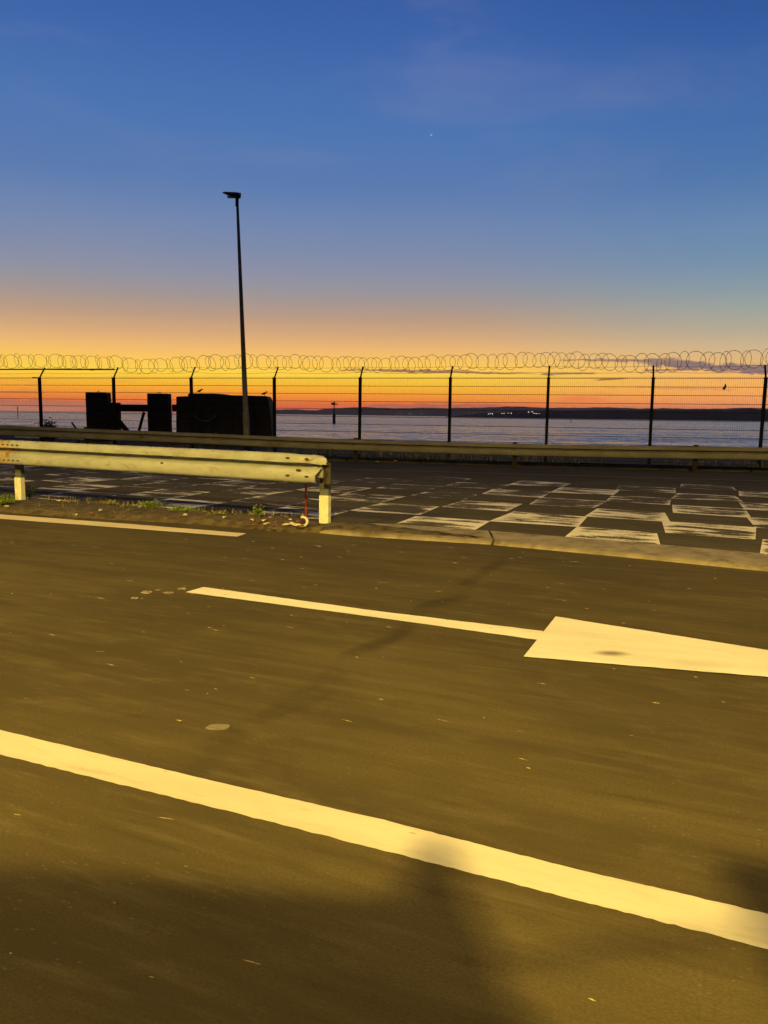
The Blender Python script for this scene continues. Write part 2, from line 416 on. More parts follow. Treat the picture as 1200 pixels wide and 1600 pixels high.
tag(rb.obj('far_road', M['oldasphalt']), kind='structure')

# strip between the carriageways: precast kerb stones, and the dirty island they edge
def interp(tab, x):
    for (a, b), (c, d) in zip(tab, tab[1:]):
        if a <= x <= c: return b + (d-b)*(x-a)/(c-a)
    return tab[-1][1]
strip = bpy.data.objects.new('median_strip', None); col.objects.link(strip); strip['kind'] = 'structure'
xs = [1.07 + 2.35*i for i in range(-8, 6)]
for i in range(len(xs)-1):
    a, b = xs[i]+.012, xs[i+1]-.012
    q = MB(); n = 10; hh = .036
    rows = []
    for k in range(n+1):
        x = a+(b-a)*k/n
        f = interp(kf, x); r = interp(kb, x)
        if x < -2.2: r = f + .28                       # only the front edging stone shows beside the island
        elif x < .2: r = f + .28 + (r-f-.28)*((x+2.2)/2.4)
        j = random.uniform(-.006, .006)
        rows.append([(x-.01, f-.012+j, -.01), (x, f+j, hh*.35), (x+.012, f+.03+j, hh*.8), (x+.025, f+.075, hh), (x+.05, r-.03, hh+.008), (x+.06, r+j, hh-.012), (x+.06, r+.004+j, -.01)])
    i0 = 0
    for row in rows: q.v += row
    m_ = len(rows[0])
    for k in range(n):
        for j in range(m_-1): q.f.append((k*m_+j, (k+1)*m_+j, (k+1)*m_+j+1, k*m_+j+1))
    q.f.append(tuple(range(m_))); q.f.append(tuple(reversed([n*m_+j for j in range(m_)])))
    q.obj('kerb_stone', M['concrete'], strip)
# earth and grit lying on the island to the left
q = MB(); nx, ny = 150, 10
for i in range(nx+1):
    x = -14 + 15.6*i/nx
    f = interp(kf, x) + (.0 if x < -1 else .08*min(1,(x+1)*1.5)) + .04*math.sin(x*2.1); r = interp(kb, x) + .05
    if x < -.6: f -= .14*min(1, (-.6-x)/.5)
    if x > -.6: r = f + (r-f)*max(0, 1-(x+.6)/2.1)*.9 + .02
    for j in range(ny+1):
        t = j/ny
        h = .040 + .035*math.sin(math.pi*t)*(1 if x < -.8 else max(.15, 1-(x+.8)/1.6)) + random.uniform(-.008,.010)
        if t in (0, 1): h = .0
        if x > .6: h -= .03*(x-.6)
        q.v.append((x + random.uniform(-.03,.03), f+(r-f)*t + random.uniform(-.03,.03), h))
for i in range(nx):
    for j in range(ny):
        k = i*(ny+1)+j; q.f.append((k, k+ny+1, k+ny+2, k+1))
o = q.obj('island_earth', M['dirt'], strip, smooth=True); o['kind'] = 'stuff'

# markings ---------------------------------------------------------------
def strip_poly(top, bot, z=.004, sub=40, jag=.006):
    top = [gp(*p) for p in top]; bot = [gp(*p) for p in bot]
    def samp(P, t):
        L = [0]
        for a, b in zip(P, P[1:]): L.append(L[-1] + (b-a).length)
        d = t*L[-1]
        for i in range(len(P)-1):
            if d <= L[i+1] or i == len(P)-2: return P[i].lerp(P[i+1], (d-L[i])/(L[i+1]-L[i]))
    b = MB()
    for i in range(sub+1):
        t = i/sub; p = samp(top, t); q2 = samp(bot, t)
        j1, j2 = random.uniform(-jag, jag), random.uniform(-jag, jag)
        b.v += [(p.x, p.y+j1, z), (q2.x, q2.y+j2, z)]
    for i in range(sub): b.f.append((2*i, 2*i+2, 2*i+3, 2*i+1))
    return b
# nearest solid line, extended out of frame both ways
a0, a1 = gp(0,1142), gp(1200,1430); c0, c1 = gp(0,1180), gp(1200,1485)
b = MB()
T = [gp(*p) for p in ((0,1142),(300,1214),(600,1283),(900,1360),(1200,1430))]
B = [gp(*p) for p in ((0,1180.5),(300,1255),(600,1331),(900,1408),(1200,1485))]
dT = (T[1]-T[0]).normalized(); dE = (T[-1]-T[-2]).normalized()
T = [T[0]-dT*20] + T + [T[-1]+dE*20]; B = [B[0]-dT*20] + B + [B[-1]+dE*20]
for i in range(len(T)-1):
    n = 80 if i in (0, len(T)-2) else 26
    for k in range(n + (1 if i == len(T)-2 else 0)):
        t = k/n; p = T[i].lerp(T[i+1], t); q2 = B[i].lerp(B[i+1], t)
        b.v += [(p.x, p.y+random.uniform(-.002,.002), .004), (q2.x, q2.y+random.uniform(-.003,.003), .004)]
for i in range(len(b.v)//2-1): b.f.append((2*i, 2*i+2, 2*i+3, 2*i+1))
tag(b.obj('lane_line', M['line']), 'broad solid white line painted on the asphalt, nearest the camera', 'road marking')
# the arrow: shaft and head, two parts
arrow = thing('road_arrow', 'long white arrow painted on the asphalt, pointing right out of the picture', 'road marking', (0,0,0))
b = strip_poly([(318,918),(600,957),(849,987)], [(290,926),(600,967),(842,1001)], .004, 40, .003); b.obj('shaft', M['arrow'], arrow)
b = MB()
h0, h1, h2, h3 = gp(868,965), gp(818,1028), gp(1200,1018), gp(1200,1060)
u1 = (h2-h0); u2 = (h3-h1)
# the tip is where the two edges meet
den = u1.x*u2.y - u1.y*u2.x
tt = ((h1.x-h0.x)*u2.y - (h1.y-h0.y)*u2.x)/den
tip = h0 + u1*tt
if tt < 0 or (tip-h0).length > 6: tip = h0.lerp(h1, .5) + (u1.normalized()+u2.normalized()).normalized()*4.2
n = 60
for i in range(n+1):
    t = i/n; p = h0.lerp(tip, t); q2 = h1.lerp(tip, t)
    b.v += [(p.x, p.y+random.uniform(-.003,.003), .008), (q2.x, q2.y+random.uniform(-.003,.003), .008)]
for i in range(n): b.f.append((2*i, 2*i+2, 2*i+3, 2*i+1))
b.obj('arrow_head', M['arrow'], arrow)
TYRE_SMUDGE = [gp(955,1023), gp(1090,1040)]
NL = NT(M['arrow'].node_tree); pr_ = M['arrow'].node_tree.nodes['Principled BSDF']; src_ = pr_.inputs['Base Color'].links[0].from_socket; gg_ = NL.n('ShaderNodeNewGeometry').outputs['Position']
for c_, rr1, st_ in ((TYRE_SMUDGE[0], .075, .8), (TYRE_SMUDGE[1], .13, .14)):
    mp_ = NL.mapping(gg_, (1/(rr1*1.6), 1/(rr1*.8), 0), (0,0,0), (-c_.x/(rr1*1.6), -c_.y/(rr1*.8), 0)); vl_ = NL.n('ShaderNodeVectorMath', operation='LENGTH'); NL.l(mp_, vl_.inputs[0])
    src_ = NL.mix(NL.m('MULTIPLY', NL.mr(vl_.outputs['Value'], .1, 1.1, 1, 0), st_), src_, (.10,.085,.06))
NL.l(src_, pr_.inputs['Base Color'])
# thin ended edge line left
b = strip_poly([(-500,778),(0,804),(200,819),(385,834)], [(-500,785),(0,811),(200,826),(370,839)], .004, 60, .004)
tag(b.obj('edge_line', M['oldline']), 'narrow faded line painted beside the dirty strip under the near guardrail', 'road marking')['label'] = 'narrow faded line painted beside the dirty strip under the near guardrail'
# far thin line
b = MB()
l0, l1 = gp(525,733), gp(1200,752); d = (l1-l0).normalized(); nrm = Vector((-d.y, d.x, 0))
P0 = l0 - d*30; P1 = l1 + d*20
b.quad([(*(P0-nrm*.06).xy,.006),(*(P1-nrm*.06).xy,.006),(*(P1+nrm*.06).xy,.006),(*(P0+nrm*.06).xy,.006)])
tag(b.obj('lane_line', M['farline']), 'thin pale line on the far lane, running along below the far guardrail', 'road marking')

# checkerboard of painted squares
chk = thing('checker_marking', 'worn white checkerboard painted across the asphalt beyond the kerb strip', 'road marking')
O = Vector((.05, 8.66)); E1 = Vector((.875, -.405)); E2 = Vector((.375, .915))
random.seed(11)
for j in range(0, 8):
    for i in range(-16, 9):
        if (i + j) % 2: continue
        p = [O+E1*i+E2*j, O+E1*(i+1)+E2*j, O+E1*(i+1)+E2*(j+1), O+E1*i+E2*(j+1)]
        c = (p[0]+p[2])/2
        if c.y > KER0+KERS*c.x - 4.6: continue
        if c.y - interp(kb, c.x) < .25: continue
        if abs(c.x)/c.y > .62: continue
        jit = [Vector((random.uniform(-.06,.06), random.uniform(-.06,.06))) for _ in p]
        p = [a+b2 for a, b2 in zip(p, jit)]
        q = MB(); q.quad([(a.x, a.y, .006) for a in p])
        me = q.mesh('painted_square', M['checker'])
        uvl = me.uv_layers.new(name='UVMap')
        for li, uvv in enumerate(((0,0),(1,0),(1,1),(0,1))): uvl.data[li].uv = uvv
        oo = link('painted_square', me, chk)
        wear = random.uniform(-.02, .075) + .006*j + (.02 if i < 0 else 0)
        if (i, j) in ((0,0),(2,0),(1,1),(2,2)): wear = random.uniform(-.035, .01)
        if (i, j) in ((3,1),): wear = -.005
        oo['wear'] = wear
M['checker'].node_tree.nodes  # keep

# paint flecks and chips on the near lane
def flat_patch(name, x, y, wpx, hpx, m, label, cat, group=None, n=9):
    c = gp(x, y); e = gp(x+wpx/2, y) - c; f_ = gp(x, y-hpx/2) - c
    q = MB(); pts = []
    e = e - f_*.15; f_ = f_ + e*.35
    n = 12
    for k in range(n):
        t = 2*math.pi*k/n; r = random.uniform(.86, 1.05)
        cx_, sx_ = math.cos(t), math.sin(t); sq = max(abs(cx_), abs(sx_))
        p = c + e*cx_/sq*r*.9 + f_*sx_/sq*r*.9
        pts.append((p.x, p.y, .005))
    i0 = 0; q.v = pts + [(x_, y_, .001) for x_, y_, _ in pts]; q.f = [tuple(range(n))] + [(k, (k+1)%n, n+(k+1)%n, n+k) for k in range(n)]
    return tag(q.obj(name, m), label, cat, group)
flat_patch('paint_patch', 341, 1137, 38, 9, M['farline'], 'small oblong pale paint patch alone in the middle of the near lane', 'road marking')
for x, y, w_, h_ in ((210,935,12,3),(229,926,17,4),(264,926.5,15,2.5),(284,920.5,13,3),(247,922.5,9,1.5)):
    flat_patch('paint_chip', x, y, w_, h_, M['stone'], 'tiny pale paint fleck left of the arrow tail', 'paint fleck', 'paint flecks left of the arrow tail')
# loose grit and flecks that nobody could count
q = MB(); random.seed(5)
for _ in range(420):
    x = random.uniform(-6, 5); y = random.uniform(1.3, 7.6)
    if y > interp(kf, x)-.15: continue
    L = random.choice((.008,.012,.02,.034)) * random.uniform(.6,1.3)*(.45+.11*y); wd = random.uniform(.0012,.0028)*(.6+.2*y)
    a = -ROADROT + random.uniform(-.2,.2)
    d = Vector((math.cos(a), math.sin(a))); nn = Vector((-d.y, d.x))
    p = Vector((x, y))
    P = [p-d*L, p-d*L*.2+nn*wd, p+d*L, p+d*L*.1-nn*wd]
    i0 = len(q.v); q.v += [(v.x, v.y, .004) for v in P] + [(p.x, p.y, .006)]
    q.f += [(i0+k, i0+(k+1)%4, i0+4) for k in range(4)]
tag(q.obj('loose_grit', M['stone']), kind='stuff')

# far kerb stones and verge bank
fk = bpy.data.objects.new('far_kerb', None); col.objects.link(fk); fk['kind'] = 'structure'
kd = Vector((1, KERS, 0)).normalized(); kang = math.atan(KERS)
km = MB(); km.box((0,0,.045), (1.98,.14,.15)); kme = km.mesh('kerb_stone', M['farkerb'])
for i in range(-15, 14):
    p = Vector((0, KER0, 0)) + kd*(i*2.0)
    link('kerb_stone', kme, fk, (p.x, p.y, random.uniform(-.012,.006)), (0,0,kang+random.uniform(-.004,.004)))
def bank(x): return .03 + .16*max(0, min(1, (4-x)/16))
q = MB(); nx, ny = 200, 26
for i in range(nx+1):
    x = -34 + 68*i/nx
    y0 = KER0 + KERS*x + .06; y1 = fy(x, 11.8)
    for j in range(ny+1):
        t = j/ny; tt2 = t**1.8
        h = bank(x)*min(1, t*6) + random.uniform(-.025,.035)
        if j == 0: h = .0
        q.v.append((x, y0+(y1-y0)*tt2, h))
for i in range(nx):
    for j in range(ny):
        k = i*(ny+1)+j; q.f.append((k, k+ny+1, k+ny+2, k+1))
tag(q.obj('verge', M['verge'], smooth=True), kind='structure')
# grass along the verge
q = MB(); random.seed(21)
for _ in range(5200):
    x = random.uniform(-20, 16)
    y = KER0+KERS*x + .12 + abs(random.gauss(0, .75))
    if math.sin(x*1.7)+math.sin(x*.63+1)+random.uniform(-1,1) < -.4: continue
    h = random.uniform(.06,.26)*(1.2 if y > fy(x,-.5) else .8); a = random.uniform(0, 6.28); lean = random.uniform(0,.12)
    d = Vector((math.cos(a), math.sin(a), 0)); w_ = random.uniform(.006,.014)
    s_ = Vector((-d.y, d.x, 0))*w_; p = Vector((x, y, bank(x)*.8))
    i0 = len(q.v); q.v += [tuple(p-s_), tuple(p+s_), tuple(p+d*lean*.5+Vector((0,0,h*.6))+s_*.6), tuple(p+d*lean+Vector((0,0,h)))]
    q.f += [(i0,i0+1,i0+2),(i0,i0+2,i0+3)]
tag(q.obj('grass', M['drygrass']), kind='stuff')

# sea -----------------------------------------------------------------
SEA = -4.0
sm = bpy.data.materials.new('sea_water'); sm.use_nodes = True
N = NT(sm.node_tree); p = sm.node_tree.nodes['Principled BSDF']
g_ = N.n('ShaderNodeNewGeometry').outputs['Position']
p.inputs['Base Color'].default_value = (.24,.225,.25,1); p.inputs['Roughness'].default_value = .16
p.inputs['IOR'].default_value = 1.333
w1 = N.n('ShaderNodeVectorMath', operation='SUBTRACT'); N.l(N.noise(N.mapping(g_, (.30, 1, 1), (0,0,R(8))), .55, 4, .65, .2, out=1), w1.inputs[0]); w1.inputs[1].default_value = (.5,.5,.5)
w2 = N.n('ShaderNodeVectorMath', operation='SUBTRACT'); N.l(N.noise(N.mapping(g_, (.16, 1, 1), (0,0,R(-6))), .060, 4, .6, .2, out=1), w2.inputs[0]); w2.inputs[1].default_value = (.5,.5,.5)
ws = N.n('ShaderNodeVectorMath', operation='MULTIPLY_ADD'); N.l(w2.outputs[0], ws.inputs[0]); ws.inputs[1].default_value = (.55,.55,.55); N.l(w1.outputs[0], ws.inputs[2])
w3 = N.n('ShaderNodeVectorMath', operation='SUBTRACT'); N.l(N.noise(N.mapping(g_, (.35, .55, 1)), 1.9, 3, .6, .2, out=1), w3.inputs[0]); w3.inputs[1].default_value = (.5,.5,.5)
wt = N.n('ShaderNodeVectorMath', operation='MULTIPLY_ADD'); N.l(w3.outputs[0], wt.inputs[0]); wt.inputs[1].default_value = (.9,.9,.9); N.l(ws.outputs[0], wt.inputs[2]); ws = wt
wm = N.n('ShaderNodeVectorMath', operation='MULTIPLY_ADD'); N.l(ws.outputs[0], wm.inputs[0]); wm.inputs[1].default_value = (.4, .62, 0); wm.inputs[2].default_value = (0, -.072, 1)
wn = N.n('ShaderNodeVectorMath', operation='NORMALIZE'); N.l(wm.outputs[0], wn.inputs[0])
h1_ = N.noise(N.mapping(g_, (.55, 1, 1), (0,0,R(12))), .55, 5, .62, .3)
h2_ = N.noise(N.mapping(g_, (.5, 1, 1), (0,0,R(-14))), .07, 4, .6, .2)
hh_ = N.m('ADD', N.m('MULTIPLY', h1_, 1.6), N.m('MULTIPLY', h2_, 7.0))
bm_ = N.n('ShaderNodeBump'); bm_.inputs['Strength'].default_value = 1.0; bm_.inputs['Distance'].default_value = 2.6
N.l(hh_, bm_.inputs['Height']); N.l(wn.outputs[0], p.inputs['Normal'])
s_ = 26000
b = MB(); b.quad([(-s_, -2000, SEA), (s_, -2000, SEA), (s_, s_, SEA), (-s_, s_, SEA)])
tag(b.obj('sea', sm), kind='structure')
# sea bed under everything so the sheet has a floor
# hills: ridge with real depth behind it
def ridge(name, pts, Y, depth, m, bump_h, step, tree=False, kind='structure', waterY=None):
    tops = [at(x, y, Y) for x, y in pts]
    X = [t.x for t in tops]; Z = [t.z for t in tops]
    q = MB(); n = int((X[-1]-X[0])/step); rows = 9
    for i in range(n+1):
        x = X[0] + (X[-1]-X[0])*i/n
        for a in range(len(X)-1):
            if X[a] <= x <= X[a+1] + 1e-6: break
        t = (x-X[a])/(X[a+1]-X[a]); z = Z[a]+(Z[a+1]-Z[a])*t
        z = max(z, SEA+.5)
        for j in range(rows):
            v = j/(rows-1)
            prof = math.sin(math.pi*min(1, v*1.0)) ** .8
            nz = random.uniform(-1, 1)*bump_h if 0 < j < rows-1 else 0
            s2 = (math.sin(x*.011+j)+math.sin(x*.031+2*j))*bump_h*.6 if 0 < j < rows-1 else 0
            q.v.append((x, Y + depth*(v-.5), SEA-.5 + (z-SEA+.5)*prof + (nz+s2)*min(1, prof)))
    for i in range(n):
        for j in range(rows-1):
            k = i*rows+j; q.f.append((k, k+rows, k+rows+1, k+1))
    return tag(q.obj(name, m, smooth=False), kind=kind)
random.seed(3)
ridge('far_hills', [(412,647),(430,640.5),(460,639.5),(495,641.5),(510,638.5),(540,637),(570,636.2),(590,637.2),(640,637.8),(670,636.8),(700,637.6),
      (740,637),(770,636),(800,635),(830,636),(850,637),(900,637.2),(940,636.2),(1000,638.2),(1050,638),(1110,639),(1160,637),(1200,638.5),(1300,641),(1500,650)],
      9000, 1800, M['hill'], 2.2, 40)
ridge('far_shore', [(700,651.4),(712,649.8),(735,647.6),(760,645.4),(790,643.4),(812,641.6),(850,641.2),(900,641.4),(950,640.6),(1000,640.8),(1060,640.2),(1110,640),(1150,640.4),(1163,638.6),(1170,638),(1180,640.6),(1200,641),(1300,643),(1500,648)],
      3000, 500, M['nearland'], 1.3, 7)
# masts with lights along the far shore
def shore_lamp(px, py, Y, r, m):
    p = at(px, py, Y)
    t = thing('shore_lamp', 'lit lamp on a mast, one of the tiny lights on the far shore', 'lamp', (p.x, p.y, 0), 0, 'lights on the far shore')
    q = MB(); q.tube([(0,0,SEA+.5),(0,0,p.z)], .18, 5); q.obj('mast', M['pile'], t)
    q = MB(); q.tube([(-r,0,p.z),(-r*.6,0,p.z),(r*.6,0,p.z),(r,0,p.z)], [r*.35,r*.8,r*.8,r*.35], 8); q.obj('lamp_head', m, t)
for x, y in ((620,646.2),(627,646.4),(638,646.6),(642,646),(658,646.4),(732,645.4)): shore_lamp(x, y, 8050, 1.5, M['shorelamp'])
for x, y in ((763,646.6),(766,646.4),(769.5,646.6),(784,645.8),(787.5,645.8),(794,645.6),(799,645.8),(826,643.6),(831.5,643.2),(834.5,646),(838,646.2),(842,646)):
    shore_lamp(x, y, 2740, .62, M['shorelampw'])

# beacons in the water
def beacon(px, ybase, ytop, label, big=True, group=None):
    d = ray(px, ybase); t = (SEA-EYE)/d.z; Y = d.y*t; X = d.x*t
    H = (ybase-ytop)*Y/F; k = Y/F
    o = thing('channel_beacon', label, 'channel marker', (X, Y, SEA), .3, group)
    if big:
        q = MB(); q.tube([(0,0,-1),(0,0,H*.40)], [2.4*k, 2.1*k], 12); q.obj('pile', M['pile'], o)
        q = MB(); q.tube([(0,0,H*.36),(0,0,H*.86)], [1.0*k,.8*k], 8); q.obj('mast', M['pile'], o)
        q = MB(); q.box((0,0,H*.86),(8.5*k,7*k,1.1*k)); q.obj('platform', M['pile'], o)
        q = MB()
        for sx in (-1,1):
            for sy in (-1,1): q.tube([(sx*3.9*k,sy*3*k,H*.86),(sx*3.9*k,sy*3*k,H*.95)], .25*k, 5)
        q.tube([(-3.9*k,-3*k,H*.94),(3.9*k,-3*k,H*.94),(3.9*k,3*k,H*.94),(-3.9*k,3*k,H*.94)], .22*k, 5, closed=True)
        q.obj('railing', M['pile'], o)
        q = MB(); q.tube([(0,0,H*.87),(0,0,H*.93),(0,0,H)], [1.6*k,1.6*k,.7*k], 8); q.obj('lantern', M['pile'], o)
        q = MB(); q.box((-2.6*k,0,H*.91),(2.6*k,.6*k,3.0*k)); q.obj('board', M['pile'], o)
    else:
        q = MB(); q.tube([(0,0,-1),(0,0,H*.8),(0,0,H)], [.6*k,.5*k,.4*k], 8); q.obj('pole', M['pile'], o)
        q = MB(); q.tube([(0,0,H*.74),(0,0,H*.9)], [1.1*k,.5*k], 8); q.obj('topmark', M['pile'], o)
    return o
beacon(522, 661, 628, 'tall pile beacon with lantern and platform rising from the sea')
beacon(28, 652, 634.5, 'thin pole marker in the sea at the far left', False)
beacon(892, 660.5, 654.5, 'short thin pole marker in the sea right of the middle', False)

# ---------------------------------------------------------------- security fence
post_px = [63.5, 178, 300, 429, 562, 703, 855.5, 1018.5, 1192]
posts = [online(x, 640, FEN0, FENS) for x in post_px]
step = (posts[-1]-posts[0])/8; step.z = 0
posts = [Vector((p.x, p.y, 0)) for p in posts]
for k in range(1, 5):
    posts.insert(0, posts[0] - step); posts.append(posts[-1] + step)
fang = math.atan(FENS)
fence = thing('security_fence', 'dark welded-mesh security fence with angled post tops along the waterfront', 'fence')
TOPZ = 2.27
pm = MB(); pm.box((0,0,TOPZ/2), (.075,.075,TOPZ)); pm_me = pm.mesh('post', M['fencegreen'])
cm = MB(); cm.box((0,0,TOPZ+.008),(.09,.09,.016)); cm_me = cm.mesh('cap', M['fencegreen'])
am = MB(); am.tube([(0,0,TOPZ-.05),(0,.02,TOPZ+.02),(0,.27,TOPZ+.33)], .024, 6); am_me = am.mesh('arm', M['fencegreen'])
for i, p in enumerate(posts):
    o = link('post', pm_me, fence, (p.x, p.y, 0), (random.uniform(-.006,.006), random.uniform(-.008,.008), fang))
    link('cap', cm_me, o); link('arm', am_me, o, rot=(0,0,random.uniform(-.05,.05)))
L = step.length
mm = MB(); zs = [TOPZ-.01-.213*k for k in range(11)]
a_, b_ = .0, L
for z in zs:
    mm.tube([(a_,-.045,z),(b_,-.045,z)], .0062, 4); mm.tube([(a_,-.057,z),(b_,-.057,z)], .0062, 4)
nvw = int(L/.0508)
for k in range(nvw+1):
    x = k*.0508 + .01
    if x < L: mm.tube([(x,-.051,.04),(x,-.051,TOPZ+.02)], .0021, 3)
mm_me = mm.mesh('mesh_panel', M['wire'])
for p in posts[:-1]:
    link('mesh_panel', mm_me, fence, (p.x, p.y, 0), (0,0,fang+random.uniform(-.002,.002)))
nrm_f = Vector((math.sin(-fang), math.cos(fang), 0))
D = Vector((math.cos(fang), math.sin(fang), 0))
for (o_, z_) in ((.03, TOPZ+.03), (.14, TOPZ+.165), (.27, TOPZ+.325)):
    q = MB(); pts = []
    for a, bb in zip(posts, posts[1:]):
        for k in range(8):
            t = k/8; pp = a.lerp(bb, t) + nrm_f*o_; pts.append((pp.x, pp.y, z_ - .03*math.sin(math.pi*t)*(1 if o_ > .1 else .3)))
    q.tube(pts, .0035, 4); q.obj('line_wire', M['razor'], fence)
# rail pipe over the two leftmost bays
q = MB(); pa_ = posts[1] + nrm_f*.1; pb_ = posts[5] + nrm_f*.1
q.tube([(pa_.x, pa_.y, 2.56), (posts[4].x+.1, posts[4].y+.1, 2.545), (pb_.x, pb_.y, 2.53)], .02, 8); q.obj('top_pipe', M['rust'], fence)['label'] = 'rusty pipe across the post tops at the left end'
# short cross pieces at the leftmost post in view
q = MB(); p = posts[4]
q.tube([(p.x-.22,p.y,TOPZ+.01),(p.x,p.y,TOPZ)], .016, 6); q.obj('bracket', M['fencegreen'], fence)
# razor coil
coil = thing('razor_wire', 'coiled razor wire running along the top of the waterfront fence', 'razor wire')
rng = random.Random(4)
def loop_mesh(seed):
    r_ = random.Random(seed); q = MB(); n = 26; pts = []
    a1, a2 = r_.uniform(-.03,.03), r_.uniform(-.02,.02)
    for k in range(n):
        t = 2*math.pi*k/n; rr = .205*(1 + a1*math.cos(2*t+seed) + a2*math.cos(3*t))
        pts.append((rr*math.cos(t), .05*math.cos(t*1.0+1), rr*math.sin(t)))
    q.tube(pts, .0050, 4, closed=True)
    for k in range(0, n, 2):                       # barbs
        v = Vector(pts[k]); d = (Vector(pts[(k+1) % n]) - v).normalized(); o_ = v.normalized()
        q.quad([v-d*.022+o_*.014, v-o_*.004, v+d*.022+o_*.014, v+o_*.005])
    return q.mesh('wire_loop', M['razor'])
loops = [loop_mesh(s) for s in range(6)]
S0 = (posts[1]-posts[0]).length; total = (posts[-1]-posts[0]).length
s = 0; i = 0
while s < total and i < 290:
    p = posts[0] + D*s + nrm_f*(.27 + rng.uniform(-.03,.03))
    d = Vector((p.x, p.y))
    px = 600 + F*p.x/p.y
    base = 2.70 + (.07 if px < 205 else 0) + .05*math.sin(s*.8) + (.05 if px > 1040 else 0)
    k = loops[rng.randrange(6)]
    o = link('wire_loop', k, coil, (p.x, p.y, base + rng.uniform(-.03,.03)), (rng.uniform(-.12,.12), rng.uniform(-.15,.15), fang + (1 if i % 2 else -1)*R(rng.uniform(22,44))))
    f_ = rng.uniform(.93, 1.07) * (1.08 if px > 980 else 1.0); o.scale = (f_, f_, f_*(1.08 if px > 980 else 1.0))
    s += rng.uniform(.17,.31); i += 1
# scraps caught in the mesh
p = online(1129.5, 605, FEN0, FENS); q = MB()
q.quad([(p.x-.05,p.y-.08,p.z-.05),(p.x+.01,p.y-.09,p.z-.07),(p.x+.05,p.y-.08,p.z+.02),(p.x+.02,p.y-.075,p.z+.09),(p.x-.01,p.y-.085,p.z+.02)])
e = MB(); e.v = q.v + [(x, y-.012, z) for x, y, z in q.v]; n = len(q.v)
e.f = [tuple(range(n)), tuple(reversed(range(n, 2*n)))] + [(k, (k+1)%n, n+(k+1)%n, n+k) for k in range(n)]
tag(e.obj('litter_scrap', M['bird']), 'small dark scrap caught high in the fence mesh at the right', 'litter')

# ---------------------------------------------------------------- guardrails
PROF = [(.070,.155),(.096,.147),(.108,.128),(.114,.098),(.113,.060),(.008,.054),(.000,.034),(.006,.018),(.098,-.004),(.110,-.022),(.114,-.070),(.110,-.120),(.096,-.146),(.070,-.155)]
def beam_mesh(name, stations, m, hscale=1.0, endfx=None, smooth=True):
    """stations: (point at beam centre, outward normal); W profile swept along them, 4 mm sheet"""
    q = MB(); n = len(PROF)
    ring = 2*n
    for si, (c, nn) in enumerate(stations):
        fr = []; bk = []
        for (d_, z_) in PROF:
            P = c + nn*d_ + Vector((0,0,z_*hscale))
            if endfx: P = endfx(si, P, z_)
            fr.append(P); bk.append(P - nn*.005)
        q.v += [tuple(v) for v in fr] + [tuple(v) for v in reversed(bk)]
    for si in range(len(stations)-1):
        for j in range(ring): q.f.append((si*ring+j, si*ring+(j+1)%ring, (si+1)*ring+(j+1)%ring, (si+1)*ring+j))
    for a in (0, (len(stations)-1)*ring):
        for j in range(n-1): q.f.append((a+j, a+j+1, a+ring-2-j, a+ring-1-j))
    return q
def weather(o):
    m = o.modifiers.new('edges', 'EDGE_SPLIT'); m.split_angle = R(50)

# near guardrail
pA = gp(28, 784, .05); pB = gp(505, 820, .05)
nd = (pB-pA); nd.z = 0; SP = nd.length; nd.normalize()
nn = Vector((nd.y, -nd.x, 0))         # towards the camera
near = thing('guardrail', 'weathered W-beam guardrail with a torn end, closest to the camera', 'guardrail')
cz = .05 + .76 - .155
off = nn*.13
endp = pB + nd*.03; endp.z = 0
def rise(d_): return .012 + .055*min(1, d_/4.4)
sts = []; torn = {}
length = 26.0
dist = [length - k*.8 for k in range(int((length-1.2)/.8))] + [1.2,.9,.6,.42,.3,.22,.16,.11,.07,.035,0]
rr_ = random.Random(2)
for k, dd in enumerate(dist):
    c = endp - nd*dd + off + Vector((0,0,cz)); c = c + nn*(.012*math.sin(dd*1.3)) + Vector((0,0,.006*math.sin(dd*.9+1) + rise(dd)))
    sts.append((Vector(c), nn))
tot = len(dist)
def tear(si, P, z_):
    dd = dist[si]
    if dd < .62:
        u = 1 - dd/.62
        P = P + Vector((0,0, .006*math.sin(z_*40+si)))*u
    if dd < .25:
        u = 1 - dd/.25
        if z_ > .03:                                   # upper half torn forward and curled back
            P = P + nd*(.095*u*u*(1.0 if z_ < .14 else .55)) - nn*(.07*u*u) - Vector((0,0,.018*u*(z_/.15)))
        elif z_ > -.03:
            P = P + nd*(.03*u) - nn*.03*u + Vector((0,0,.012*math.sin(si*2.3)*u))
        P = P + Vector((rr_.uniform(-.003,.003), rr_.uniform(-.003,.003), rr_.uniform(-.004,.004)))*u
    return P
o = beam_mesh('beam', sts, M['zinc'], endfx=tear).obj('beam', M['zinc'], near, smooth=True); weather(o)
beam_o = o
# posts: sigma section with a spacer, beam shade and lamplight painted in as dull and pale steel
def rail_post(p, h, par, m, wdt=.10, dep=.055):
    q = MB(); t = .006; a = math.atan2(nd.y, nd.x); rot = Matrix.Rotation(a, 3, 'Z')
    q.box(Vector((p.x, p.y, p.z+h/2-.1)) , (wdt, t, h+.2), rot)
    for s_ in (-1, 1):
        q.box(Vector((p.x, p.y, p.z+h/2-.1)) + rot @ Vector((s_*wdt/2, dep/2, 0)), (t, dep, h+.2), rot)
        q.box(Vector((p.x, p.y, p.z+h/2-.1)) + rot @ Vector((s_*(wdt/2-.010), dep, 0)), (.022, t, h+.2), rot)
    return q.obj('post', m, par)
nposts = [pB + nd*.0 - nd*SP*k for k in range(0, 6)]
bolt = MB(); bolt.tube([(0,0,0),(0,-.004,0),(0,-.012,0)], [.017,.017,.010], 8); bolt_me = bolt.mesh('bolt', M['bolt'])
bang = math.atan2(nd.y, nd.x)
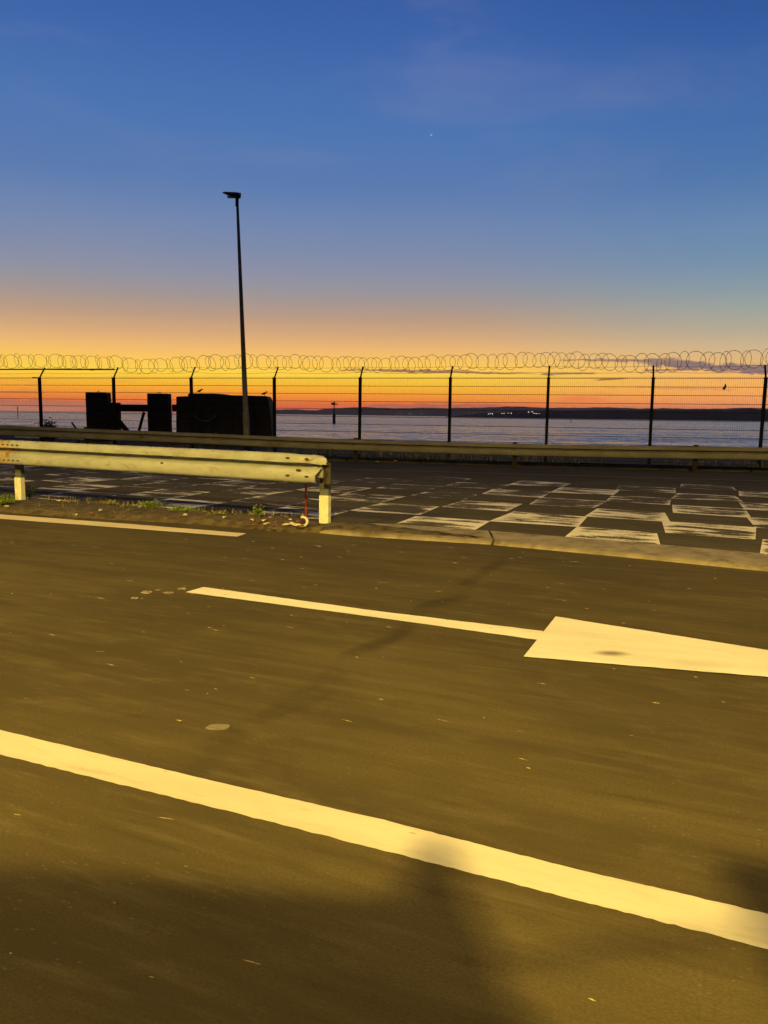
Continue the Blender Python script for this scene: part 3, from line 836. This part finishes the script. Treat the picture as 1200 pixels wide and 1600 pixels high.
for k, p in enumerate(nposts):
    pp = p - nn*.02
    po = rail_post(Vector((pp.x, pp.y, .05)), .64, near, M['fardark'] if False else M['postshade'])
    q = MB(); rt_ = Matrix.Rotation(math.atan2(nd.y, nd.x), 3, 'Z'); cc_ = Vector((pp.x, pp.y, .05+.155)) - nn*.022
    q.box(cc_, (.115, .075, .33), rt_); q.obj('lit_sleeve', M['postlit'], near, bevel=.008)  # pale box painting the lamp-lit foot of the post
    q = MB(); q.box((0,0,0), (.09,.12,.19)); s_o = q.obj('spacer', M['zinc'], near, bevel=.006)
    sp_c = pp + nn*.07; s_o.location = (sp_c.x, sp_c.y, cz + rise(SP*k)); s_o.rotation_euler = (0,0,bang)
# bolts at the torn end and splices
def put_bolt(dd, z_, dp, big=1.0):
    c = endp - nd*dd + off + nn*(dp+.002) + nn*(.012*math.sin(dd*1.3))
    o = link('bolt', bolt_me, near, (c.x, c.y, cz+z_+rise(dd)+.006*math.sin(dd*.9+1)), (0,0,bang)); o.scale = (big*1.2, 1, big*.55)
for dd in (.10,.33): put_bolt(dd, .105, .112, 1.3); put_bolt(dd, -.082, .113, 1.3)
put_bolt(2.0, -.025, .109, 1.1); put_bolt(.20, -.02, .106, 1.7)
for dd in (4.28,4.36,4.44,4.52):
    put_bolt(dd, .098, .114); put_bolt(dd, -.098, .114)
# rust stain plate at the splice on the left
sl = [(endp - nd*d_ + off + nn*(.0035 + .012*math.sin(d_*1.3)) + Vector((0,0,cz+.006*math.sin(d_*.9+1)+rise(d_))), nn) for d_ in (5.3,5.1,4.9,4.7,4.5,4.42)]
o = beam_mesh('splice', sl, M['rust']).obj('splice_lap', mat('rust_stained_zinc', (.30,.26,.18), .65, metal=.2, var=.2, vscale=6, dirt=(.20,.10,.05), dscale=9, dlo=.5, dhi=.66), near, smooth=True)
weather(o)
# end plate hanging behind the torn end
q = MB(); c = endp + nd*.06 + off - nn*.05
q.box((c.x, c.y, cz-.035), (.085,.02,.24), Matrix.Rotation(bang, 3, 'Z')); q.obj('end_plate', M['bolt'], near, bevel=.008)

# far guardrail: heights follow the measured top edge
far = thing('guardrail', 'long dull W-beam guardrail running the full width in front of the fence', 'guardrail')
tops = [(0,664),(120,669),(250,673.6),(400,681.5-1.5),(500,685),(560,686.6),(700,690.5),(850,694.4),(1000,696.6),(1200,698.6)]
P = [online(x, y, RAI0, RAIS) for x, y in tops]
# smooth fit of the top height along x
import bisect
def topz(x):
    X_ = [p.x for p in P]
    if x <= X_[0]: return P[0].z + (P[0].x - x)*.012
    if x >= X_[-1]: return P[-1].z
    k = bisect.bisect(X_, x)-1; t = (x-X_[k])/(X_[k+1]-X_[k]); return P[k].z*(1-t)+P[k+1].z*t
rd = Vector((1, RAIS, 0)).normalized(); rn = Vector((rd.y, -rd.x, 0))
HS = .92
def tz(x): return sum(topz(x+o_) for o_ in (-1.6,-.8,0,.8,1.6))/5
rposts_px = [135, 338, 556, 805, 1088]
rp = [online(x, 690, RAI0, RAIS) for x in rposts_px]
xs_ = [p.x for p in rp]; dxp = (xs_[-1]-xs_[0])/4
xs_ = [xs_[0]-dxp*k for k in (5,4,3,2,1)] + xs_ + [xs_[-1]+dxp*k for k in (1,2,3,4,5)]
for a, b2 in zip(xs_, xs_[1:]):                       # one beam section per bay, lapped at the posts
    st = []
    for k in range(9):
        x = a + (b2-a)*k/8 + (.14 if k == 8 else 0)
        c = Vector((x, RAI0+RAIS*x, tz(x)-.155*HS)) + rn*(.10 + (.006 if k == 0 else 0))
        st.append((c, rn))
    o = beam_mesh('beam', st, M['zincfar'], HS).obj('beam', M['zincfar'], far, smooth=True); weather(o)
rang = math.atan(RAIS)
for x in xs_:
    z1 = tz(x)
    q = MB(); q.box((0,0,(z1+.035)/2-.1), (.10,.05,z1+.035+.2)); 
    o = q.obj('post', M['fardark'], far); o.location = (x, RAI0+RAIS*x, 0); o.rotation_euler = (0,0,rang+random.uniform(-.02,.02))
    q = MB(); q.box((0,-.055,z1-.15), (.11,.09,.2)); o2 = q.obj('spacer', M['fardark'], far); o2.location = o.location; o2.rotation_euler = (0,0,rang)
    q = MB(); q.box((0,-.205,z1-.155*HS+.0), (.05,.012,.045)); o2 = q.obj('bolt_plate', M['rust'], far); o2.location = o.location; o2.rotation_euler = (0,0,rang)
# reflectors / odd bracket
p = online(227, 678, RAI0, RAIS)
q = MB(); c = Vector((p.x, p.y, 0)) + rn*.20
q.tube([(c.x,c.y,tz(p.x)-.16), (c.x+rn.x*.05,c.y+rn.y*.05,tz(p.x)-.16)], [.055,.04], 10); q.obj('reflector', M['rust'], far)

# ---------------------------------------------------------------- street lamp (unlit) in view
Yl = 21.4
base = at(386.5, 690, Yl); tp = at(370.5, 309, Yl)
lamp = thing('street_lamp', 'tall slim unlit street lamp leaning slightly, in front of the dark machine', 'street lamp', (base.x, Yl, .1))
Hh = tp.z - .1; lx = tp.x - base.x
q = MB(); q.tube([(0,0,-.2),(lx*.17,0,Hh*.17),(lx*.172,0,Hh*.172),(lx*.6,0,Hh*.6),(lx,0,Hh)], [.092,.088,.075,.052,.034], 14)
q.obj('column', M['lamppole'], lamp, smooth=True)
q = MB(); q.box((.0,-.088,.55),(.09,.02,.42)); q.obj('access_door', M['lamppole'], lamp, bevel=.004)
q = MB(); q.tube([(lx-.005,0,Hh-.22),(lx,0,Hh+.03)], .045, 10); q.obj('spigot', M['lamphead'], lamp)
# head: flattened wedge pointing left, thick at the column
q = MB(); secs = [(.10,.05,.07,.025),(.075,.11,.10,.0),(.0,.145,.115,-.0),(-.16,.15,.085,.02),(-.30,.11,.040,.055),(-.385,.03,.014,.068)]
n = 12; i0 = 0
for (x, hw, hh2, zo) in secs:
    for j in range(n):
        t = 2*math.pi*j/n
        q.v.append((lx+x, hw*math.copysign(abs(math.cos(t))**.7, math.cos(t)), Hh+.055+zo*1.0+hh2*.62*math.copysign(abs(math.sin(t))**.7, math.sin(t))))
for k in range(len(secs)-1):
    for j in range(n): q.f.append((k*n+j, k*n+(j+1)%n, (k+1)*n+(j+1)%n, (k+1)*n+j))
q.f.append(tuple(range(n))); q.f.append(tuple((len(secs)-1)*n+j for j in reversed(range(n))))
q.obj('lamp_head', M['lamphead'], lamp, smooth=True)
q = MB(); q.box((lx-.14,0,Hh+.012),(.24,.18,.012)); q.obj('lens', M['glass'], lamp, bevel=.004)

# ---------------------------------------------------------------- dark quay machinery behind the fence
YB = 28.0
def px_box(q, x0, y0, x1, y1, Y, dep, taper=0.0, ztop=None):
    a = at(x0, y0, Y); c = at(x1, y0, Y); z0 = at((x0+x1)/2, y1, Y).z
    q.box(((a.x+c.x)/2, Y+dep/2, (a.z+z0)/2), (c.x-a.x, dep, a.z-z0))
gy = lambda: .05
fr = thing('fender_frame', 'black frame of two square pillars joined by a cross beam, behind the fence', 'quay fender')
for (x0, x1, yt) in ((133,166,613),(229.5,262,614.5)):
    a = at(x0, yt, YB); c = at(x1, yt, YB)
    q = MB(); w_ = c.x-a.x
    q.box(((a.x+c.x)/2, YB+.25, (a.z+.0)/2), (w_, .5, a.z)); o = q.obj('pillar', M['black'], fr, bevel=.02)
    for zz in (.55, 1.15, 1.65):
        q = MB(); q.box(((a.x+c.x)/2, YB+.248, zz), (w_+.012, .514, .035)); q.obj('strap', M['black2'], o)
    q = MB(); q.tube([((a.x+c.x)/2-.05, YB+.25, a.z-.01), ((a.x+c.x)/2-.03, YB+.25, a.z+.05), ((a.x+c.x)/2+.03, YB+.25, a.z+.05), ((a.x+c.x)/2+.05, YB+.25, a.z-.01)], .012, 6); q.obj('lifting_eye', M['black'], o)
q = MB(); px_box(q, 173.5, 631.5, 229, 643, YB+.25, .4); q.obj('cross_beam', M['black'], fr, bevel=.012)
q = MB(); px_box(q, 173.5, 629, 184.5, 672, YB+.3, .3)
q.obj('bracket', M['black'], fr, bevel=.01)
q = MB(); a = at(225, 644, YB+.4); c = at(217, 674, YB+.4); q.tube([a, c], .055, 6); q.obj('brace', M['black'], fr)
q = MB(); a = at(180, 652, YB+.4); c = at(199, 674, YB+.4); q.tube([a, c], .10, 4); q.obj('brace', M['black'], fr)
q = MB(); px_box(q, 268.5, 632, 275, 643, YB+.25, .4); q.obj('end_stub', M['black'], fr)

mc = thing('machine', 'big black covered machine with a stepped top, behind the fence left of centre', 'machine')
def prism(name, outline, Y, dep, m, bevel=.03):
    P = [at(x, y, Y) for x, y in outline]
    q = MB(); n = len(P)
    q.v = [(p.x, Y, p.z) for p in P] + [(p.x, Y+dep, p.z) for p in P]
    q.f = [tuple(range(n)), tuple(reversed(range(n, 2*n)))] + [(k, (k+1)%n, n+(k+1)%n, n+k) for k in range(n)]
    return q.obj(name, m, mc, bevel=bevel)
prism('step', [(275,619.5),(294,618.8),(294,690),(275,690)], YB, .9, M['black2'])
prism('housing', [(293.5,614.6),(336,614.8),(352,616),(352,690),(293.5,690)], YB-.05, 1.0, M['black2'])
prism('cover', [(338,619.5),(346,617.0),(416,618.6),(419,624),(423,650),(425,690),(338,690)], YB-.15, 1.1, M['black2'], .05)
q = MB()
for x in (300, 316, 330): px_box(q, x, 628, x+2, 684, YB-.085, .04)
q.obj('rib', M['black'], mc)
q = MB()
for x in (362, 384, 406): px_box(q, x, 623, x+1.5, 684, YB-.19, .04)
q.obj('rib', M['black'], mc)
# pale rope slung across the housing
q = MB(); a = at(303, 649, YB-.2); c = at(337, 650, YB-.2); pts = []
for k in range(22):
    t = k/21; pp = a.lerp(c, t); pts.append((pp.x, pp.y+.03*math.sin(k*2.2), pp.z-.19*math.sin(math.pi*t)+.006*math.sin(k*1.9)))
q.tube(pts, .017, 6)
tag(q.obj('rope', M['chain']), 'pale slack rope slung across the front of the black machine', 'rope')
# birds
def bird(px, py, Y, flip, label):
    p = at(px, py, Y)
    t = thing('bird', label, 'bird', tuple(p), 0, 'small birds perched on the black machine')
    s_ = -1 if flip else 1
    q = MB()
    path = [(.125,.075),(.105,.080),(.088,.088),(.068,.088),(.048,.070),(.02,.045),(-.02,.028),(-.06,.012),(-.095,-.004),(-.14,-.020)]
    rad = [.002,.006,.021,.023,.022,.036,.040,.028,.012,.006]
    q.tube([(s_*x, 0, z+.05) for x, z in path], rad, 10); q.obj('body', M['bird'], t, smooth=True)
    q = MB(); q.tube([(s_*.112,0,.130),(s_*.14,0,.122)], [.005,.001], 6); q.obj('beak', M['bolt'], t)
    for y in (-.015,.015):
        q = MB(); q.tube([(s_*.0,y,.05),(s_*-.006,y,.02),(s_*.0,y,0)], .004, 5); q.tube([(s_*0,y,.003),(s_*.025,y,.003)], .003, 4); q.obj('leg', M['bolt'], t)
    return t
bird(312.5, 614.2, YB+.3, False, 'small dark bird perched on the upper left of the black machine')
bird(413.5, 618.2, YB+.3, False, 'small dark bird perched at the right end of the black machine')
# leaning stake left of the pillars
a = at(112, 660, 25.5); c = at(119, 670, 25.5); q = MB(); q.tube([a, c, c+Vector((.1,0,-.6))], .03, 6)
tag(q.obj('stake', M['black']), 'short dark stake leaning beyond the fence left of the pillars', 'stake')

# ---------------------------------------------------------------- plants
def leaf_clump(name, base, h, r, n, m, label, cat, seed, up=.5, leaf=.03, group=None):
    rr = random.Random(seed); t = thing(name, label, cat, tuple(base), 0, group)
    q = MB(); st = MB()
    for _ in range(n):
        a = rr.uniform(0, 6.28); k = rr.random()**.6; d = Vector((math.cos(a), math.sin(a), 0))
        tipv = d*r*k + Vector((0,0,h*rr.uniform(.35,1)*(1-.45*k*(1-up))))
        st.tube([(0,0,-.01), tuple(tipv*.5 + Vector((0,0,h*.08))), tuple(tipv)], [.003,.002,.001], 3, cap=False)
        for _k in range(5):
            f_ = rr.uniform(.35,1); c = tipv*f_
            ld = Vector((rr.uniform(-1,1), rr.uniform(-1,1), rr.uniform(-.2,.9))).normalized()*leaf*rr.uniform(.6,1.4)
            sd = ld.cross(Vector((rr.uniform(-1,1),rr.uniform(-1,1),rr.uniform(-1,1)))).normalized()*leaf*.28
            q.quad([c, c+ld*.5+sd, c+ld, c+ld*.5-sd])
    q.obj('leaves', m, t); st.obj('stems', m, t)
    return t
def gpt(x, y): return gp(x, y, .06)
leaf_clump('weed', gpt(238,795), .13, .20, 46, M['leaf'], 'bright green bushy weed on the dirt strip under the middle of the near guardrail', 'weed', 1)
leaf_clump('weed', gpt(287,800), .08, .22, 36, M['leaf'], 'low spreading weed just right of the bushiest one under the near guardrail', 'weed', 2)
leaf_clump('weed', gpt(405,811), .17, .08, 26, M['leaf'], 'small upright weed beside the litter near the torn guardrail end', 'weed', 3, up=1)
leaf_clump('weed', gpt(3,789), .16, .26, 60, M['leaf'], 'large green weed at the left edge beside the left rail post', 'weed', 4)
leaf_clump('weed', gpt(46,778), .22, .16, 26, M['darkleaf'], 'dim weed just right of the left post of the near guardrail', 'weed', 5, up=1)
leaf_clump('weed', gpt(172,788), .05, .20, 26, M['drygrass'], 'flat dull weed between the left post and the bushiest weed', 'weed', 6)
leaf_clump('weed', gpt(335,804), .05, .22, 26, M['drygrass'], 'flat dull weed left of the small upright weed', 'weed', 7)
# moss and dry scraps of grass over the island
q = MB(); rr = random.Random(9)
for _ in range(1700):
    x = rr.uniform(-9, -.75); f = interp(kf, x); r = interp(kb, x)
    y = r - abs(rr.gauss(0, .22)) if rr.random() < .75 else rr.uniform(f+.1, r)
    if math.sin(x*3.1)+math.sin(x*1.3)+rr.uniform(-1,1) < -.3: continue
    h = rr.uniform(.02,.08); a = rr.uniform(0,6.28); d = Vector((math.cos(a), math.sin(a), 0)); w_ = .005
    p = Vector((x, y, .06)); s2 = Vector((-d.y,d.x,0))*w_
    i0 = len(q.v); q.v += [tuple(p-s2), tuple(p+s2), tuple(p+d*.05+Vector((0,0,h)))]; q.f.append((i0,i0+1,i0+2))
tag(q.obj('grass', M['drygrass']), kind='stuff')
# dark scrub at the foot of the leftmost post
p = online(70, 664, FEN0+.4, FENS)
leaf_clump('bush', (p.x+.10, p.y, .12), 1.0, .36, 190, M['darkleaf'], 'dark scrubby bush at the foot of the leftmost fence post', 'bush', 12, leaf=.10)

# ---------------------------------------------------------------- small things by the torn end
p = gp(478.5, 806, .07)
st = thing('marker_stake', 'thin red plastic stake standing just left of the torn guardrail end', 'stake', tuple(p))
q = MB(); q.tube([(0,0,-.05),(0.002,0,.25),(.0,0,.26),(-.004,0,.42)], [.018,.018,.015,.014], 8); q.obj('rod', M['red'], st, smooth=True)
q = MB(); q.tube([(0.002,0,.245),(0.002,0,.262)], .0165, 8); q.obj('band', M['litter'], st)
# curled white pipe offcut
p = gp(478, 822, .06); q = MB(); pts = []
for k in range(17):
    t = -2.3 + 4.3*k/16; pts.append((p.x-.035+.05*math.cos(t), p.y+.03*math.sin(t*.7), p.z+.048+.045*math.sin(t)))
pts = [(p.x-.17, p.y+.02, p.z+.03)] + [(p.x-.11, p.y+.01, p.z+.012)] + pts
q.tube(pts, .016, 8)
tag(q.obj('plastic_pipe', M['white'], smooth=True), 'short curled piece of white plastic pipe lying by the torn guardrail post', 'pipe')
# litter: brown leaves & pale chips
rr = random.Random(31)
def chip(x, y, m, sz, label, cat, grp):
    p = gp(x, y, .075); q = MB(); n = 6; pts = []
    for k in range(n):
        t = 2*math.pi*k/n; r = sz*rr.uniform(.6,1.1)
        pts.append((p.x+r*math.cos(t), p.y+r*.7*math.sin(t), p.z+rr.uniform(-.008,.014)))
    q.v = pts + [(a, b2, c-.006) for a, b2, c in pts] + [(p.x, p.y, p.z+.012)]
    q.f = [(k, (k+1)%n, 2*n) for k in range(n)] + [tuple(reversed(range(n, 2*n)))] + [(k, (k+1)%n, n+(k+1)%n, n+k) for k in range(n)]
    return tag(q.obj('litter_piece', m), label, cat, grp)
for x, y, sz in ((394,812,.035),(417,818,.04),(424,809,.045),(447,819,.05),(461,820,.04),(413,813,.03),(453,812,.03)):
    chip(x, y, M['litter'], sz, 'crumpled pale scrap of litter among brown leaves by the torn rail end', 'litter', 'pale scraps by the torn rail end')
for x, y in ((404,815),(432,815),(440,811),(409,821),(456,816),(466,814),(426,822),(388,817),(398,819),(449,808),(471,822),(418,811)):
    chip(x, y, M['brownleaf'], .045, 'reddish brown dead leaf among the litter by the torn rail end', 'leaf', 'brown leaves by the torn rail end')
for x, y, m, lb in ((219,792,'litter','pale flat scrap left of the bushiest weed'),(157,797,'litter','tiny pale pebble on the dirt between the left post and the bushiest weed'),
                (117,804,'stone','small grey pebble at the front edge of the dirt strip'),(289,804,'litter','small white scrap beside the low spreading weed'),
                (351,808,'litter','small pale scrap on the dirt left of the upright weed'),(143,801,'brownleaf','dark pebble in the middle of the dirt strip'),(10,791,'litter','pale scrap under the weed at the left edge'),
                (92,782,'litter','pale scrap lying behind the left rail post')):
    chip(x, y, M[m], .035, lb, 'litter', None)
for x, y, sx in ((40,682.5,.30),(60,683,.13),(101,684,.16),(125,685,.22)):
    p = at(x, y, 24.6); q = MB(); q.box((0,0,0), (sx*2,.3,.05)); o = q.obj('pale_slab', M['white'], bevel=.02)
    o.location = (p.x, p.y, p.z-.01); o.rotation_euler = (0,.03,fang)
    tag(o, 'flat white scrap glimpsed on the ground between the two guardrails at the left', 'litter', 'white scraps seen under the far guardrail')
# grit stones on the far kerb foot
for x, y in ((618,716),(590,717)):
    chip(x, y+4, M['litter'], .07, 'pale scrap on the kerb beneath the far guardrail right of the torn end', 'litter', 'scraps under the far guardrail')
# bollard-like bits on top of the rail: debris pieces
# ---------------------------------------------------------------- lit street lamps behind the camera
def lit_lamp(spec, label):
    X, Y, Z, P_ = spec
    t = thing('street_lamp', label, 'street lamp', (X, Y, 0))
    q = MB(); q.tube([(0,-1.2,-.1),(0,-1.2,Z*.6),(0,-1.15,Z+.05)], [.10,.075,.05], 12); q.obj('column', M['lamppole'], t, smooth=True)
    q = MB(); q.tube([(0,-1.15,Z+.05),(0,-.4,Z+.14)], [.035,.03], 8); q.obj('bracket_arm', M['lamppole'], t)
    q = MB(); q.box((0,0,Z+.12),(.3,.9,.14)); q.obj('lamp_head', M['lamphead'], t, bevel=.04)
    q = MB(); q.box((0,0,Z+.042),(.24,.5,.012)); q.obj('lens', M['sodium'], t)
    ld = bpy.data.lights.new('lamp_light', 'SPOT'); ld.energy = P_; ld.color = SODIUM; ld.shadow_soft_size = .22
    ld.spot_size = R(165); ld.spot_blend = .35
    lo = bpy.data.objects.new('lamp_light', ld); col.objects.link(lo); lo.parent = t; lo.location = (0,0,Z+.02)
    lo.rotation_euler = (0,0,0)
    return t
lit_lamp(LAMP_NEAR, 'lit sodium street lamp standing behind the camera')
lit_lamp(LAMP_LEFT, 'short lit sodium lamp standing to the left of the camera')
lit_lamp(LAMP_FAR, 'lit sodium street lamp behind the camera to the right')

# ---------------------------------------------------------------- unseen vehicles behind the camera, added and shaped to throw the foreground shade
def make_van(label):
    v = thing('van', label, 'van')
    prof = [(-3.3,.35),(-3.32,1.2),(-3.22,2.02),(-3.1,2.1),(-.1,2.12),(.05,2.06),(.55,1.18),(1.15,1.02),(1.25,.8),(1.27,.35)]
    q = MB(); n = len(prof); Wd = 1.8
    q.v = [(x, 0, z) for x, z in prof] + [(x, -Wd, z) for x, z in prof]
    q.f = [tuple(range(n)), tuple(reversed(range(n, 2*n)))] + [(k, (k+1)%n, n+(k+1)%n, n+k) for k in range(n)]
    q.obj('body', M['carpaint'], v, bevel=.06)
    for (x0, x1) in ((-.75,.15),(-2.0,-.9),(-3.1,-2.15)):
        for y in (.004, -Wd-.004):
            q = MB(); q.v = [(x0,y,1.2),(x1,y,1.2),(x1-.22 if x1 > 0 else x1,y,1.9),(x0,y,1.9)]; q.v += [(a, y+(.004 if y > 0 else -.004), c) for a, _, c in q.v]
            q.f = [(0,1,2,3),(7,6,5,4),(0,4,5,1),(1,5,6,2),(2,6,7,3),(3,7,4,0)]; q.obj('window', M['carglass'], v)
    q = MB(); q.v = [(.115,-.15,2.0),(.56,-.12,1.2),(.56,-Wd+.12,1.2),(.115,-Wd+.15,2.0)]; q.v = [(x+.02,y,z+.008) for x,y,z in q.v]; q.f = [(0,1,2,3)]
    q.v += [(x+.006,y,z+.006) for x,y,z in q.v]; q.f += [(7,6,5,4),(0,4,5,1),(1,5,6,2),(2,6,7,3),(3,7,4,0)]; q.obj('windscreen', M['carglass'], v)
    q = MB(); q.tube([(.0,-.14,2.08),(.0,-.13,2.2),(.02,-.10,2.34)], [.12,.08,.03], 12); q.obj('roof_shade_cone', M['glass'], v)  # added cone, shaped to throw the peak in the foreground shade
    for x in (-2.5,.55):
        for y in (-.12, -Wd+.12):
            q = MB(); q.tube([(x,y-.11,.33),(x,y-.08,.33),(x,y+.1,.33),(x,y+.13,.33)], [.29,.33,.33,.29], 20); wo_ = q.obj('wheel', M['tyre'], v, smooth=False)
            q = MB(); q.tube([(x,y-.135,.33),(x,y+.15,.33)], .19, 12); q.obj('rim', M['zinc'], wo_)
    for y in (-.25, -Wd+.25):
        q = MB(); q.box((1.27,y,.78),(.05,.28,.16)); q.obj('headlight', M['glass'], v, bevel=.01)
    for y, yc in ((-.02, .0), (-Wd+.02, -Wd)):
        q = MB(); q.box((.76,y,1.82),(.34,.10,.92)); mi_ = q.obj('shade_mirror', M['tyre'], v, bevel=.04)  # outsized, shaped to throw the dark patch at the lower right
        q = MB(); q.tube([(.28,yc,1.45),(.60,y,1.5)], .010, 6); q.tube([(.10,yc,1.95),(.60,y,2.1)], .010, 6); q.obj('mirror_arm', M['tyre'], mi_)
    return v
va = make_van('grey van at the roadside just behind the camera')
va.location = (.12, -.68, 0); va.rotation_euler = (0,0,R(-7))
vb = copy_tree(va); vb['label'] = 'second grey van added unseen to the right behind the camera'
vb.location = (7.2, -1.9, 0)  # added copy that stays out of view
for o_ in (va, vb): o_['group'] = 'vans behind the camera'
# ---------------------------------------------------------------- air
q = MB(); q.box((0, 7400, 92), (22000, 15200, 196))
hz = bpy.data.materials.new('haze'); hz.use_nodes = True
H = NT(hz.node_tree); hz.node_tree.nodes.remove(hz.node_tree.nodes['Principled BSDF'])
pv = H.n('ShaderNodeVolumePrincipled'); pv.inputs['Color'].default_value = (1,.80,.62,1); pv.inputs['Density'].default_value = 4e-5; pv.inputs['Anisotropy'].default_value = .65
H.l(pv.outputs[0], hz.node_tree.nodes['Material Output'].inputs['Volume'])
tag(q.obj('haze', hz), kind='stuff')
print('objects', len(bpy.data.objects))
